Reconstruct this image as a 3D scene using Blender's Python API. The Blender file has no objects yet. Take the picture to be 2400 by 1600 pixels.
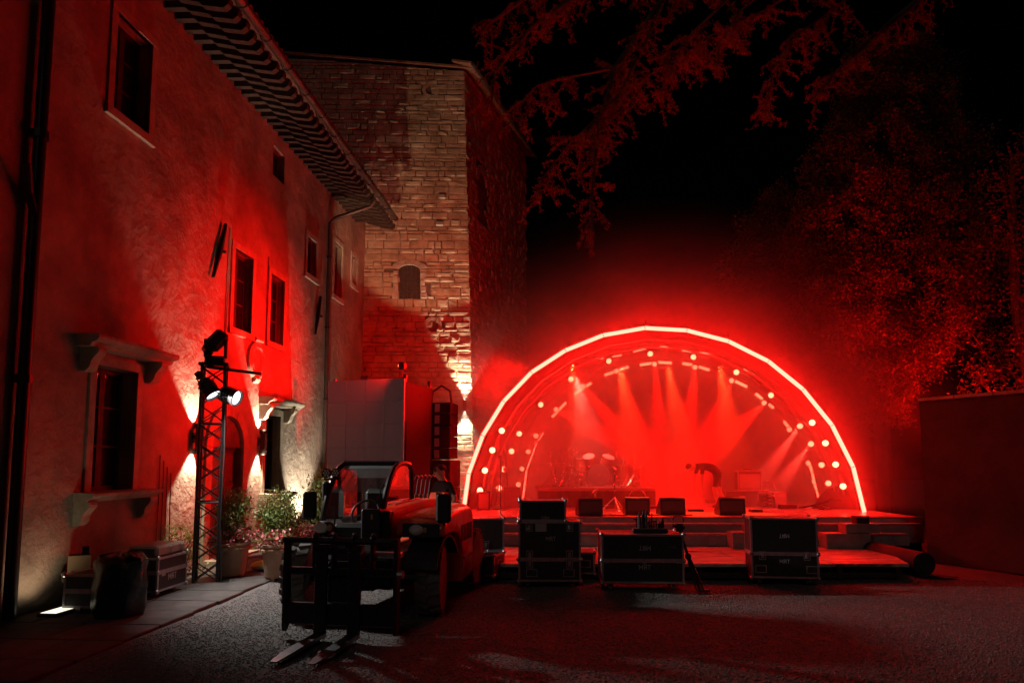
import bpy, math, random
import numpy as np
from mathutils import Vector, Matrix

# ------------------------------------------------------------------ camera, world, exposure
random.seed(7)
rng = np.random.default_rng(7)
scn = bpy.context.scene
COL = scn.collection
EYE = 1.9
PITCH = math.radians(5.2)
cam_d = bpy.data.cameras.new('camera')
cam_d.sensor_width = 36.0
cam_d.lens = 24.0
cam_d.shift_y = 0.056
cam_d.clip_start = 0.05
cam_d.clip_end = 300
cam = bpy.data.objects.new('camera', cam_d)
cam.location = (0, 0, EYE)
cam.rotation_euler = (math.pi / 2 + PITCH, 0, 0)
COL.objects.link(cam)
scn.camera = cam

world = bpy.data.worlds.new('World')
scn.world = world
world.use_nodes = True
wn = world.node_tree.nodes
wl = world.node_tree.links
wbg = wn['Background']
sky = wn.new('ShaderNodeTexSky')
sky.sky_type = 'NISHITA'
sky.sun_disc = False
sky.sun_elevation = math.radians(-4)
wl.new(sky.outputs[0], wbg.inputs[0])
wbg.inputs[1].default_value = 0.002

# faint fill sun added behind the camera to lift the loader
sun_d = bpy.data.lights.new('sun', 'SUN')
sun_d.energy = 0.06
sun_d.angle = math.radians(15)
sun_d.color = (1.0, 0.93, 0.86)
sun = bpy.data.objects.new('sun', sun_d)
COL.objects.link(sun)
sun.rotation_euler = Vector((0.16, 1.0, -0.55)).to_track_quat('-Z', 'Y').to_euler()

vs = scn.view_settings
vs.view_transform = 'Standard'
vs.look = 'None'
vs.gamma = 1.0
vs.exposure = 0.0
cy = scn.cycles
cy.use_denoising = True
cy.denoiser = 'OPENIMAGEDENOISE'
cy.max_bounces = 6
cy.diffuse_bounces = 3
cy.glossy_bounces = 3
cy.transmission_bounces = 6
cy.transparent_max_bounces = 12
cy.volume_bounces = 1
cy.sample_clamp_indirect = 4.0
cy.sample_clamp_direct = 0.0
cy.caustics_reflective = False
cy.caustics_refractive = False
try:
    cy.use_light_tree = True
except Exception:
    pass

RED = (1.0, 0.0072, 0.0044)
RED2 = (1.0, 0.004, 0.002)
WARM = (1.0, 0.82, 0.58)
COOL = (1.0, 0.96, 0.92)

def lamp(kind, name, loc, target, power, color, parent=None, angle=60, blend=0.3, size=0.05):
    d = bpy.data.lights.new(name, kind)
    d.energy = power
    d.color = color
    if kind == 'SPOT':
        d.spot_size = math.radians(angle)
        d.spot_blend = blend
    d.shadow_soft_size = size
    o = bpy.data.objects.new(name, d)
    COL.objects.link(o)
    o.location = loc
    if target is not None:
        v = Vector(target) - Vector(loc)
        o.rotation_euler = v.to_track_quat('-Z', 'Y').to_euler()
    return o

# ------------------------------------------------------------------ pixel helpers (photo pixels 2400 x 1600 -> metres)
FPX = 1600.0
CYP = 934.4
cp, sp = math.cos(PITCH), math.sin(PITCH)
def ray(px, py):
    x = (px - 1200) / FPX
    u = -(py - CYP) / FPX
    return (x, cp - u * sp, sp + u * cp)
def gz(px, py, z=0.0):
    r = ray(px, py)
    t = (z - EYE) / r[2]
    return Vector((r[0] * t, r[1] * t, z))
def gy(px, py, Y):
    r = ray(px, py)
    t = Y / r[1]
    return Vector((r[0] * t, Y, EYE + r[2] * t))

# facade line of the villa: local x = along the wall away from the camera, y = into the wall
DF = Vector((0.080652, 0.996742))
FO = Vector((-6.74468, 0.0))
HROT = math.atan2(DF.y, DF.x)
def fw(s, d, z):
    """villa-local -> world"""
    return Vector((FO.x + DF.x * s - DF.y * d, FO.y + DF.y * s + DF.x * d, z))

# ------------------------------------------------------------------ object helpers
def tag(o, label=None, cat=None, group=None, kind=None):
    if label: o['label'] = label
    if cat: o['category'] = cat
    if group: o['group'] = group
    if kind: o['kind'] = kind
    return o

def thing(name, label, cat, loc=(0, 0, 0), rz=0.0, group=None, kind=None):
    o = bpy.data.objects.new(name, None)
    o.empty_display_size = 0.2
    COL.objects.link(o)
    o.location = loc
    o.rotation_euler = (0, 0, rz)
    return tag(o, label, cat, group, kind)

def link(name, me, parent=None, loc=None, rot=None):
    o = bpy.data.objects.new(name, me)
    COL.objects.link(o)
    if parent is not None:
        o.parent = parent
    if loc is not None: o.location = loc
    if rot is not None: o.rotation_euler = rot
    return o

def mesh_np(name, V, Fc, mat=None, smooth=False):
    """V (n,3), Fc (m,k) equal sized faces"""
    me = bpy.data.meshes.new(name)
    V = np.asarray(V, np.float32); Fc = np.asarray(Fc, np.int32)
    k = Fc.shape[1]; m = Fc.shape[0]
    me.vertices.add(len(V)); me.vertices.foreach_set('co', V.ravel())
    me.loops.add(m * k); me.loops.foreach_set('vertex_index', Fc.ravel())
    me.polygons.add(m)
    me.polygons.foreach_set('loop_start', np.arange(0, m * k, k, dtype=np.int32))
    me.polygons.foreach_set('loop_total', np.full(m, k, np.int32))
    if smooth:
        me.polygons.foreach_set('use_smooth', np.ones(m, bool))
    me.update(calc_edges=True)
    if mat: me.materials.append(mat)
    return me

class MB:
    def __init__(s):
        s.v = []; s.f = []
    def add(s, vs_, fs):
        b = len(s.v)
        s.v += [tuple(v) for v in vs_]
        s.f += [tuple(i + b for i in f) for f in fs]
        return s
    def box(s, x0, x1, y0, y1, z0, z1, M=None):
        vv = [Vector(c) for c in ((x0,y0,z0),(x1,y0,z0),(x1,y1,z0),(x0,y1,z0),(x0,y0,z1),(x1,y0,z1),(x1,y1,z1),(x0,y1,z1))]
        if M is not None: vv = [M @ v for v in vv]
        return s.add(vv, [(0,3,2,1),(4,5,6,7),(0,1,5,4),(1,2,6,5),(2,3,7,6),(3,0,4,7)])
    def cbox(s, c, size, rz=0.0):
        M = Matrix.Translation(c) @ Matrix.Rotation(rz, 4, 'Z')
        a, b, d = size[0]/2, size[1]/2, size[2]/2
        return s.box(-a, a, -b, b, -d, d, M)
    def bev(s, x0, x1, y0, y1, z0, z1, b=0.01, M=None):
        """box with chamfered edges"""
        P = []
        for zz, ins in ((z0, 1), (z0 + b, 0), (z1 - b, 0), (z1, 1)):
            i = b if ins else 0
            P += [(x0+b, y0+i, zz), (x1-b, y0+i, zz), (x1-i, y0+b, zz), (x1-i, y1-b, zz), (x1-b, y1-i, zz), (x0+b, y1-i, zz), (x0+i, y1-b, zz), (x0+i, y0+b, zz)]
        F = [tuple(range(7, -1, -1)), tuple(range(24, 32))]
        for r in range(3):
            for k in range(8):
                F.append((r*8+k, r*8+(k+1) % 8, r*8+8+(k+1) % 8, r*8+8+k))
        P = [Vector(p) for p in P]
        if M is not None: P = [M @ p for p in P]
        return s.add(P, F)
    def cyl(s, p0, p1, r0, r1=None, n=10, caps=True):
        if r1 is None: r1 = r0
        p0 = Vector(p0); p1 = Vector(p1)
        q = (p1 - p0).to_track_quat('Z', 'Y')
        vv = []
        for p, r in ((p0, r0), (p1, r1)):
            for k in range(n):
                a = 2 * math.pi * k / n
                vv.append(p + q @ Vector((r * math.cos(a), r * math.sin(a), 0)))
        F = [(k, (k+1) % n, n + (k+1) % n, n + k) for k in range(n)]
        if caps:
            F += [tuple(range(n-1, -1, -1)), tuple(range(n, 2*n))]
        return s.add(vv, F)
    def tube(s, pts, r, n=8, caps=True):
        pts = [Vector(p) for p in pts]
        m = len(pts)
        rr = r if isinstance(r, (list, tuple)) else [r] * m
        vv = []
        ref = None
        for i, p in enumerate(pts):
            t = (pts[min(i+1, m-1)] - pts[max(i-1, 0)]).normalized()
            if ref is None:
                ref = Vector((0, 0, 1)) if abs(t.z) < 0.9 else Vector((1, 0, 0))
            a = (ref - t * ref.dot(t))
            if a.length < 1e-5: a = t.orthogonal()
            a.normalize(); b = t.cross(a); ref = a
            for k in range(n):
                w = 2 * math.pi * k / n
                vv.append(p + (a * math.cos(w) + b * math.sin(w)) * rr[i])
        F = []
        for i in range(m - 1):
            for k in range(n):
                F.append((i*n+k, i*n+(k+1) % n, (i+1)*n+(k+1) % n, (i+1)*n+k))
        if caps:
            F += [tuple(range(n-1, -1, -1)), tuple(range((m-1)*n, m*n))]
        return s.add(vv, F)
    def prism(s, poly, a, b, axis='x', M=None):
        """poly: 2-D outline; extruded from a to b along axis. axis x: poly=(y,z); y: poly=(x,z); z: poly=(x,y)"""
        n = len(poly); vv = []
        for t in (a, b):
            for u, w in poly:
                p = {'x': (t, u, w), 'y': (u, t, w), 'z': (u, w, t)}[axis]
                vv.append(Vector(p))
        if M is not None: vv = [M @ v for v in vv]
        F = [(k, (k+1) % n, n + (k+1) % n, n + k) for k in range(n)]
        F += [tuple(range(n-1, -1, -1)), tuple(range(n, 2*n))]
        return s.add(vv, F)
    def lathe(s, prof, n=20, c=(0, 0, 0), q=None):
        """prof: list of (r, h) about local z"""
        c = Vector(c); vv = []
        for r, h in prof:
            for k in range(n):
                a = 2 * math.pi * k / n
                p = Vector((r * math.cos(a), r * math.sin(a), h))
                if q is not None: p = q @ p
                vv.append(c + p)
        F = []
        for i in range(len(prof) - 1):
            for k in range(n):
                F.append((i*n+k, i*n+(k+1) % n, (i+1)*n+(k+1) % n, (i+1)*n+k))
        F += [tuple(range(n-1, -1, -1)), tuple(range((len(prof)-1)*n, len(prof)*n))]
        return s.add(vv, F)
    def ball(s, c, r, n=10, m=6, sc=(1, 1, 1)):
        pr = []
        c = Vector(c); vv = []
        for i in range(m + 1):
            t = math.pi * i / m
            rr = max(math.sin(t), 0.02)
            for k in range(n):
                a = 2 * math.pi * k / n
                vv.append(c + Vector((r*rr*math.cos(a)*sc[0], r*rr*math.sin(a)*sc[1], -r*math.cos(t)*sc[2])))
        F = []
        for i in range(m):
            for k in range(n):
                F.append((i*n+k, i*n+(k+1) % n, (i+1)*n+(k+1) % n, (i+1)*n+k))
        F += [tuple(range(n-1, -1, -1)), tuple(range(m*n, (m+1)*n))]
        return s.add(vv, F)
    def quad(s, a, b, c, d):
        return s.add([a, b, c, d], [(0, 1, 2, 3)])
    def mesh(s, name, mat, smooth=False):
        me = bpy.data.meshes.new(name)
        me.from_pydata(s.v, [], s.f)
        if mat: me.materials.append(mat)
        if smooth:
            me.polygons.foreach_set('use_smooth', [True] * len(me.polygons))
            try: me.set_sharp_from_angle(angle=math.radians(38))
            except Exception: pass
        me.update()
        return me
    def build(s, name, mat, parent=None, smooth=False, loc=None, rot=None):
        return link(name, s.mesh(name, mat, smooth), parent, loc, rot)

def copy_tree(o, parent=None):
    c = o.copy()
    COL.objects.link(c)
    c.parent = parent
    for ch in [x for x in o.children]:
        copy_tree(ch, c)
    return c

# ------------------------------------------------------------------ materials
MATS = {}
def mat(name, col, rough=0.6, metal=0.0, var=0.0, vscale=4.0, col2=None, bump=0.0, bscale=30.0, bdet=6.0, spec=0.5, bdist=0.02, mask=None):
    if name in MATS: return MATS[name]
    m = bpy.data.materials.new(name)
    m.use_nodes = True
    nt = m.node_tree; N = nt.nodes; L = nt.links
    b = N['Principled BSDF']
    b.inputs['Roughness'].default_value = rough
    b.inputs['Metallic'].default_value = metal
    b.inputs['Specular IOR Level'].default_value = spec
    b.inputs['Base Color'].default_value = (*col, 1)
    tc = N.new('ShaderNodeTexCoord')
    if col2 is not None or var > 0:
        nz = N.new('ShaderNodeTexNoise'); nz.inputs['Scale'].default_value = vscale
        nz.inputs['Detail'].default_value = 8; nz.inputs['Roughness'].default_value = 0.62
        L.new(tc.outputs['Object'], nz.inputs['Vector'])
        rp = N.new('ShaderNodeValToRGB')
        c2 = col2 if col2 is not None else tuple(c * (1 - var) for c in col)
        lo, hi = mask if mask else (0.35, 0.65)
        rp.color_ramp.elements[0].position = lo; rp.color_ramp.elements[0].color = (*c2, 1)
        rp.color_ramp.elements[1].position = hi; rp.color_ramp.elements[1].color = (*col, 1)
        L.new(nz.outputs['Fac'], rp.inputs['Fac'])
        L.new(rp.outputs['Color'], b.inputs['Base Color'])
        mr = N.new('ShaderNodeMapRange')
        mr.inputs['To Min'].default_value = min(1, rough * 1.25); mr.inputs['To Max'].default_value = rough * 0.8
        L.new(nz.outputs['Fac'], mr.inputs['Value']); L.new(mr.outputs['Result'], b.inputs['Roughness'])
    if bump > 0:
        nb = N.new('ShaderNodeTexNoise'); nb.inputs['Scale'].default_value = bscale
        nb.inputs['Detail'].default_value = bdet; nb.inputs['Roughness'].default_value = 0.6
        L.new(tc.outputs['Object'], nb.inputs['Vector'])
        bp = N.new('ShaderNodeBump'); bp.inputs['Strength'].default_value = bump
        bp.inputs['Distance'].default_value = bdist
        L.new(nb.outputs['Fac'], bp.inputs['Height']); L.new(bp.outputs['Normal'], b.inputs['Normal'])
    MATS[name] = m
    return m

def emit(name, col, strength, sample=True):
    if name in MATS: return MATS[name]
    m = bpy.data.materials.new(name)
    m.use_nodes = True
    N = m.node_tree.nodes
    N.remove(N['Principled BSDF'])
    e = N.new('ShaderNodeEmission')
    e.inputs[0].default_value = (*col, 1); e.inputs[1].default_value = strength
    m.node_tree.links.new(e.outputs[0], N['Material Output'].inputs[0])
    m.cycles.emission_sampling = 'FRONT_BACK' if False else ('AUTO' if sample else 'NONE')
    MATS[name] = m
    return m

def glass(name, tint, dust=0.06, rough=0.02):
    """thin pane: mostly transparent with a reflection"""
    if name in MATS: return MATS[name]
    m = bpy.data.materials.new(name)
    m.use_nodes = True
    nt = m.node_tree; N = nt.nodes; L = nt.links
    N.remove(N['Principled BSDF'])
    tr = N.new('ShaderNodeBsdfTransparent'); tr.inputs[0].default_value = (*tint, 1)
    gl = N.new('ShaderNodeBsdfGlossy'); gl.inputs['Roughness'].default_value = rough
    mx = N.new('ShaderNodeMixShader')
    fr = N.new('ShaderNodeFresnel'); fr.inputs[0].default_value = 1.5
    L.new(fr.outputs[0], mx.inputs[0]); L.new(tr.outputs[0], mx.inputs[1]); L.new(gl.outputs[0], mx.inputs[2])
    df = N.new('ShaderNodeBsdfDiffuse'); df.inputs[0].default_value = (.5, .56, .54, 1)
    m2 = N.new('ShaderNodeMixShader'); m2.inputs[0].default_value = dust
    L.new(mx.outputs[0], m2.inputs[1]); L.new(df.outputs[0], m2.inputs[2])
    L.new(m2.outputs[0], N['Material Output'].inputs[0])
    MATS[name] = m
    return m

def volume_mat(name, col, density, aniso):
    m = bpy.data.materials.new(name)
    m.use_nodes = True
    N = m.node_tree.nodes
    N.remove(N['Principled BSDF'])
    v = N.new('ShaderNodeVolumePrincipled')
    v.inputs['Color'].default_value = (*col, 1)
    v.inputs['Density'].default_value = density
    v.inputs['Anisotropy'].default_value = aniso
    m.node_tree.links.new(v.outputs[0], N['Material Output'].inputs['Volume'])
    m.cycles.homogeneous_volume = True
    return m

M_plaster = mat('lime_plaster', (0.36, 0.29, 0.23), 0.92, col2=(0.20, 0.155, 0.12), vscale=1.1, mask=(0.36, 0.62), bump=0.9, bscale=4.0, bdet=12, bdist=0.055)
M_stone = mat('carved_stone', (0.42, 0.37, 0.29), 0.85, var=0.35, vscale=5, bump=0.5, bscale=25, bdist=0.01)
M_rubble = mat('tower_stone', (0.46, 0.36, 0.24), 0.9, col2=(0.24, 0.17, 0.10), vscale=1.7, bump=0.9, bscale=14, bdet=8, bdist=0.025)
M_mortar = mat('mortar', (0.17, 0.13, 0.09), 0.95, var=0.4, vscale=3, bump=0.8, bscale=12, bdist=0.03)
M_wood = mat('dark_timber', (0.055, 0.032, 0.022), 0.7, var=0.5, vscale=9, bump=0.4, bscale=40, bdist=0.005)
M_door = mat('door_wood', (0.16, 0.07, 0.05), 0.5, var=0.4, vscale=7, bump=0.3, bscale=30, bdist=0.004)
M_metal = mat('dark_metal', (0.03, 0.03, 0.032), 0.45, metal=0.6, var=0.4, vscale=14)
M_gutter = mat('gutter_copper', (0.14, 0.10, 0.09), 0.42, metal=0.7, var=0.4, vscale=4)
M_glassdark = mat('window_glass', (0.012, 0.012, 0.014), 0.08, spec=0.6)
M_tile = mat('roof_tile', (0.25, 0.12, 0.07), 0.85, var=0.4, vscale=6, bump=0.4, bscale=20)
M_brick = mat('soffit_brick', (0.17, 0.09, 0.065), 0.9, var=0.4, vscale=5, bump=0.4, bscale=30, bdist=0.006)
M_black = mat('black_metal', (0.035, 0.034, 0.034), 0.36, metal=0.3, var=0.5, vscale=18)
M_blackm = mat('matt_black', (0.030, 0.029, 0.029), 0.6, var=0.4, vscale=12, bump=0.15, bscale=90, bdist=0.002)
M_alu = mat('aluminium', (0.52, 0.52, 0.54), 0.35, metal=0.9, var=0.3, vscale=16)
M_chrome = mat('chrome', (0.75, 0.75, 0.76), 0.16, metal=1.0)
M_case = mat('case_panel', (0.022, 0.021, 0.022), 0.5, var=0.5, vscale=7, bump=0.25, bscale=160, bdist=0.001)
M_rubber = mat('rubber', (0.19, 0.165, 0.145), 0.85, var=0.45, vscale=7, bump=0.3, bscale=30, bdist=0.004)
M_paintred = mat('red_paint', (0.80, 0.10, 0.045), 0.28, var=0.25, vscale=3)
M_terra = mat('terracotta', (0.42, 0.22, 0.13), 0.85, col2=(0.50, 0.33, 0.24), vscale=4, bump=0.25, bscale=22, bdist=0.006)
M_white = mat('white_print', (0.75, 0.73, 0.70), 0.6)
def leafmat(name, col, col2, vscale, trans=.45, rough=.5):
    m = mat(name, col, rough, col2=col2, vscale=vscale)
    nt = m.node_tree; N = nt.nodes; L = nt.links
    b = N['Principled BSDF']; tl = N.new('ShaderNodeBsdfTranslucent'); mx = N.new('ShaderNodeMixShader')
    src = [l.from_socket for l in nt.links if l.to_socket == b.inputs['Base Color']][0]
    L.new(src, tl.inputs[0]); mx.inputs[0].default_value = trans
    L.new(b.outputs[0], mx.inputs[1]); L.new(tl.outputs[0], mx.inputs[2]); L.new(mx.outputs[0], N['Material Output'].inputs[0])
    return m
M_leaf = leafmat('shrub_leaf', (0.15, 0.27, 0.06), (0.21, 0.11, 0.045), 2.2, .35)
M_flower = mat('flower_petal', (0.55, 0.04, 0.06), 0.55, col2=(0.70, 0.30, 0.33), vscale=9)
M_needle = leafmat('cedar_needle', (0.24, 0.17, 0.08), (0.12, 0.09, 0.05), 1.5, .5)
M_ever = leafmat('evergreen_leaf', (0.22, 0.15, 0.06), (0.09, 0.07, 0.03), 1.1, .4)
M_bark = mat('bark', (0.10, 0.075, 0.055), 0.95, var=0.5, vscale=5, bump=0.8, bscale=14)
M_pa = mat('speaker_black', (0.010, 0.010, 0.010), 0.85, spec=0.12)
M_stagefab = mat('canopy_fabric', (0.18, 0.15, 0.15), 0.8, var=0.15, vscale=1.5)
M_shell = mat('canopy_outer', (0.03, 0.03, 0.03), 0.7, var=0.3, vscale=3)
M_floor = mat('stage_vinyl', (0.55, 0.53, 0.50), 0.26, var=0.35, vscale=2.5)
M_step = mat('stage_step', (0.32, 0.29, 0.27), 0.6, var=0.35, vscale=4, bump=0.2, bscale=30)
M_cloth = mat('black_cloth', (0.035, 0.03, 0.03), 0.9, var=0.3, vscale=6)
M_greyp = mat('grey_panel', (0.20, 0.195, 0.20), 0.6, var=0.06, vscale=1.0)
M_skin = mat('skin', (0.45, 0.26, 0.19), 0.55)
M_hair = mat('hair', (0.04, 0.025, 0.018), 0.7)
M_tube = emit('arch_tube_light', RED, 125.0)
M_lens = emit('stage_lamp_lens', (1.0, 0.19, 0.09), 10.0, sample=False)
M_bar = emit('light_bar', (1.0, 0.13, 0.06), 14.0, sample=False)
M_bardim = emit('light_bar_dim', (1.0, 0.14, 0.07), 5.0, sample=False)
M_flood = emit('flood_lens', (0.92, 0.97, 1.0), 2.6, sample=False)
M_sconce = emit('sconce_lens', (1.0, 0.86, 0.62), 12.0, sample=False)

# ------------------------------------------------------------------ ground, paving, gravel
def noise2(x, y, s):
    return math.sin(x * 1.7 * s + 1.3) * math.cos(y * 2.1 * s + 0.4) * 0.5 + math.sin(x * 0.6 * s - y * 0.9 * s) * 0.5

M_ground = mat('gravel_ground', (0.17, 0.16, 0.15), 0.95, col2=(0.07, 0.062, 0.055), vscale=60, mask=(0.3, 0.6), bump=1.0, bscale=130, bdet=4, bdist=0.012)
nx, ny = 120, 110
gx = np.concatenate([np.linspace(-60, -9, 12), np.linspace(-8, 12, 96), np.linspace(13, 60, 12)])
gyv = np.concatenate([np.linspace(-20, 3, 8), np.linspace(3.5, 16, 90), np.linspace(17, 70, 12)])
GX, GY = np.meshgrid(gx, gyv)
GZ = 0.012 * np.sin(GX * 1.3 + 0.7 * np.sin(GY * 1.1)) * np.cos(GY * 1.7) + 0.006 * np.sin(GX * 4.1) * np.cos(GY * 3.7) - 0.02
V = np.stack([GX, GY, GZ], -1).reshape(-1, 3)
W = len(gx); H = len(gyv)
ii = (np.arange(H - 1)[:, None] * W + np.arange(W - 1)[None, :]).ravel()
g_o = link('ground', mesh_np('ground', V, np.stack([ii, ii + 1, ii + W + 1, ii + W], 1), M_ground, True))
tag(g_o, kind='structure')

# pebbles lying on the ground where the lamps rake over it
def pebbles(n, x0, x1, y0, y1, smin, smax):
    px = rng.uniform(x0, x1, n); py = y0 + (y1 - y0) * rng.random(n) ** 1.15
    sz = rng.uniform(smin, smax, n)
    # keep clear of the paving strip
    edge = -6.74468 + 0.0809 * py + 2.05
    keep = px > edge + 0.05
    px, py, sz = px[keep], py[keep], sz[keep]; n = len(px)
    pz = 0.012 * np.sin(px * 1.3 + 0.7 * np.sin(py * 1.1)) * np.cos(py * 1.7) + 0.006 * np.sin(px * 4.1) * np.cos(py * 3.7) - 0.02
    base = np.array([[1, 0, 0], [0, 1, 0], [-1, 0, 0], [0, -1, 0], [0.1, 0.1, 0.75], [0, 0, -0.5]])
    Fb = np.array([[0, 1, 4], [1, 2, 4], [2, 3, 4], [3, 0, 4], [1, 0, 5], [2, 1, 5], [3, 2, 5], [0, 3, 5]])
    a = rng.uniform(0, 6.28, n)
    jit = rng.uniform(0.6, 1.35, (n, 6, 3))
    P = base[None] * jit * sz[:, None, None]
    c, s_ = np.cos(a)[:, None], np.sin(a)[:, None]
    X = P[..., 0] * c - P[..., 1] * s_; Y = P[..., 0] * s_ + P[..., 1] * c
    Vv = np.stack([X + px[:, None], Y + py[:, None], P[..., 2] + pz[:, None] + 0.1 * sz[:, None]], -1).reshape(-1, 3)
    Fv = (Fb[None] + (np.arange(n) * 6)[:, None, None]).reshape(-1, 3)
    return Vv, Fv
M_pebble = mat('pebbles', (0.27, 0.25, 0.235), 0.85, col2=(0.10, 0.09, 0.08), vscale=19, mask=(0.38, 0.62))
Va, Fa = pebbles(95000, -4.6, 8.2, 5.2, 11.3, 0.006, 0.0145)
pb = link('gravel', mesh_np('gravel', Va, Fa, M_pebble))
tag(pb, 'loose grey gravel spread over the courtyard', 'gravel', kind='stuff')

# paving strip along the villa: single slabs
pv = bpy.data.objects.new('pavement', None); COL.objects.link(pv); tag(pv, kind='structure')
M_slab = mat('paving_slab', (0.085, 0.072, 0.065), 0.8, var=0.45, vscale=3, bump=0.4, bscale=18, bdist=0.01)
s0 = 4.2
row = 0
while s0 < 17.5:
    ln = random.uniform(0.62, 0.78)
    d0 = -2.02 + random.uniform(-0.05, 0.05); 
    cuts = [d0]
    while cuts[-1] < -0.25:
        cuts.append(cuts[-1] + random.uniform(0.55, 1.0))
    cuts[-1] = -0.02
    for a, b in zip(cuts, cuts[1:]):
        mb = MB(); hz = random.uniform(-0.006, 0.006)
        c = fw(s0 + ln / 2, (a + b) / 2, 0.0)
        mb.bev(-(ln - 0.016) / 2, (ln - 0.016) / 2, -(b - a - 0.016) / 2, (b - a - 0.016) / 2, -0.08, 0.022 + hz, 0.008)
        mb.build('slab', M_slab, pv, loc=c, rot=(0, 0, HROT))
    s0 += ln
    row += 1

# ------------------------------------------------------------------ villa
house = thing('villa', 'long plastered villa with deep timber eaves and stone window frames', 'house', fw(0, 0, 0), HROT)
OPEN = [  # s0, s1, z0, z1, reveal
    ('upper', 9.76, 10.62, 7.12, 8.66, 0.20), ('pair', 13.60, 14.40, 4.58, 6.22, 0.15), ('pair', 15.30, 16.04, 4.60, 6.16, 0.15),
    ('small', 17.40, 18.02, 6.76, 7.75, 0.14), ('tall', 19.48, 20.12, 6.70, 8.28, 0.14), ('small', 21.10, 21.55, 7.45, 8.35, 0.12),
    ('attic', 15.25, 15.88, 8.48, 9.18, 0.16), ('ground', 9.72, 10.66, 1.46, 3.28, 0.22), ('ground', 15.28, 16.04, 1.18, 2.94, 0.16),
    ('door', 12.98, 14.22, 0.0, 2.80, 0.24)]
S0, S1, HZ = 3.0, 23.2, 9.95
sb = sorted(set([S0, S1] + [v for o in OPEN for v in (o[1], o[2])] + list(np.arange(4, 23, 1.0))))
zb = sorted(set([-0.1, HZ] + [v for o in OPEN for v in (o[3], o[4])] + list(np.arange(0.5, 9.8, 1.0))))
w = MB()
for a, b in zip(sb, sb[1:]):
    for c, d in zip(zb, zb[1:]):
        ms, mz = (a + b) / 2, (c + d) / 2
        if any(o[1] < ms < o[2] and o[3] < mz < o[4] for o in OPEN): continue
        w.quad((a, 0, c), (b, 0, c), (b, 0, d), (a, 0, d))
for k, a, b, c, d, rv in OPEN:
    w.quad((a, 0, c), (a, 0, d), (a, rv + .12, d), (a, rv + .12, c))
    w.quad((b, 0, d), (b, 0, c), (b, rv + .12, c), (b, rv + .12, d))
    w.quad((a, 0, d), (b, 0, d), (b, rv + .12, d), (a, rv + .12, d))
    w.quad((a, 0, c), (a, rv + .12, c), (b, rv + .12, c), (b, 0, c))
# body behind so that nothing shines through
w.quad((S0, 6, -.1), (S1, 6, -.1), (S1, 6, HZ), (S0, 6, HZ))
w.quad((S0, 0, -.1), (S0, 6, -.1), (S0, 6, HZ), (S0, 0, HZ))
w.quad((S0, .9, -.1), (S1, .9, -.1), (S1, .9, HZ), (S0, .9, HZ))
w.build('wall', M_plaster, house)

def bracket(parent, s, z, wdt, hgt, dep, name='bracket', flip=1):
    """scrolled stone console under a shelf; z = underside of the shelf"""
    prof = []
    n = 9
    for i in range(n + 1):
        t = i / n
        dd = dep * (1 - 0.72 * t ** 1.6) + 0.02 * math.sin(t * 9)
        prof.append((-dd, z - hgt * t))
    poly = [(0.0, z)] + prof + [(0.0, z - hgt)]
    MB().prism(poly, s - wdt / 2, s + wdt / 2, 'x').build(name, M_stone, parent)

def shelf(parent, s0, s1, z0, z1, dep, name):
    poly = [(0.0, z0), (-dep * .62, z0), (-dep * .70, z0 + (z1 - z0) * .3), (-dep * .92, z0 + (z1 - z0) * .5), (-dep, z0 + (z1 - z0) * .75), (-dep, z1), (0.0, z1 + .015)]
    return MB().prism(poly, s0, s1, 'x').build(name, M_stone, parent)

def make_window(k, a, b, c, d, rv):
    win = bpy.data.objects.new('window', None); COL.objects.link(win); win.parent = house
    # stone frame (proud of the plaster)
    f = MB(); t = 0.13 if k not in ('attic',) else 0.0
    pr = 0.032
    if t:
        f.box(a - t, a, -pr, 0.05, c, d); f.box(b, b + t, -pr, 0.05, c, d)
        f.box(a - t - .002, b + t + .002, -pr - .004, 0.05, d, d + t)
        if k not in ('ground',):
            f.box(a - t - .03, b + t + .03, -pr - .03, 0.06, c - t, c)
        f.build('frame', M_stone, win)
    # timber casements
    cs = MB(); m = (a + b) / 2; y = rv
    for u0, u1 in ((a, m), (m, b)):
        cs.box(u0 + .002, u0 + .055, y, y + .05, c + .002, d - .002); cs.box(u1 - .055, u1 - .002, y, y + .05, c + .002, d - .002)
        cs.box(u0 + .055, u1 - .055, y + .003, y + .047, c + .002, c + .07); cs.box(u0 + .055, u1 - .055, y + .003, y + .047, d - .07, d - .002)
        for zz in (c + (d - c) * .36, c + (d - c) * .68):
            cs.box(u0 + .055, u1 - .055, y + .006, y + .044, zz - .016, zz + .016)
    cs.build('casement', M_wood, win)
    for u0, u1 in ((a + .055, m - .055), (m + .055, b - .055)):
        zs = [c + .07, c + (d - c) * .36, c + (d - c) * .68, d - .07]
        for z0, z1 in zip(zs, zs[1:]):
            MB().box(u0, u1, y + .02, y + .028, z0 + .014, z1 - .014).build('pane', M_glassdark, win)
    # inner shutters
    sh = MB()
    for u0, u1 in ((a, m), (m, b)):
        sh.box(u0 + .01, u1 - .01, y + .07, y + .095, c + .01, d - .01)
    sh.build('shutter', M_wood, win)
    return win

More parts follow.
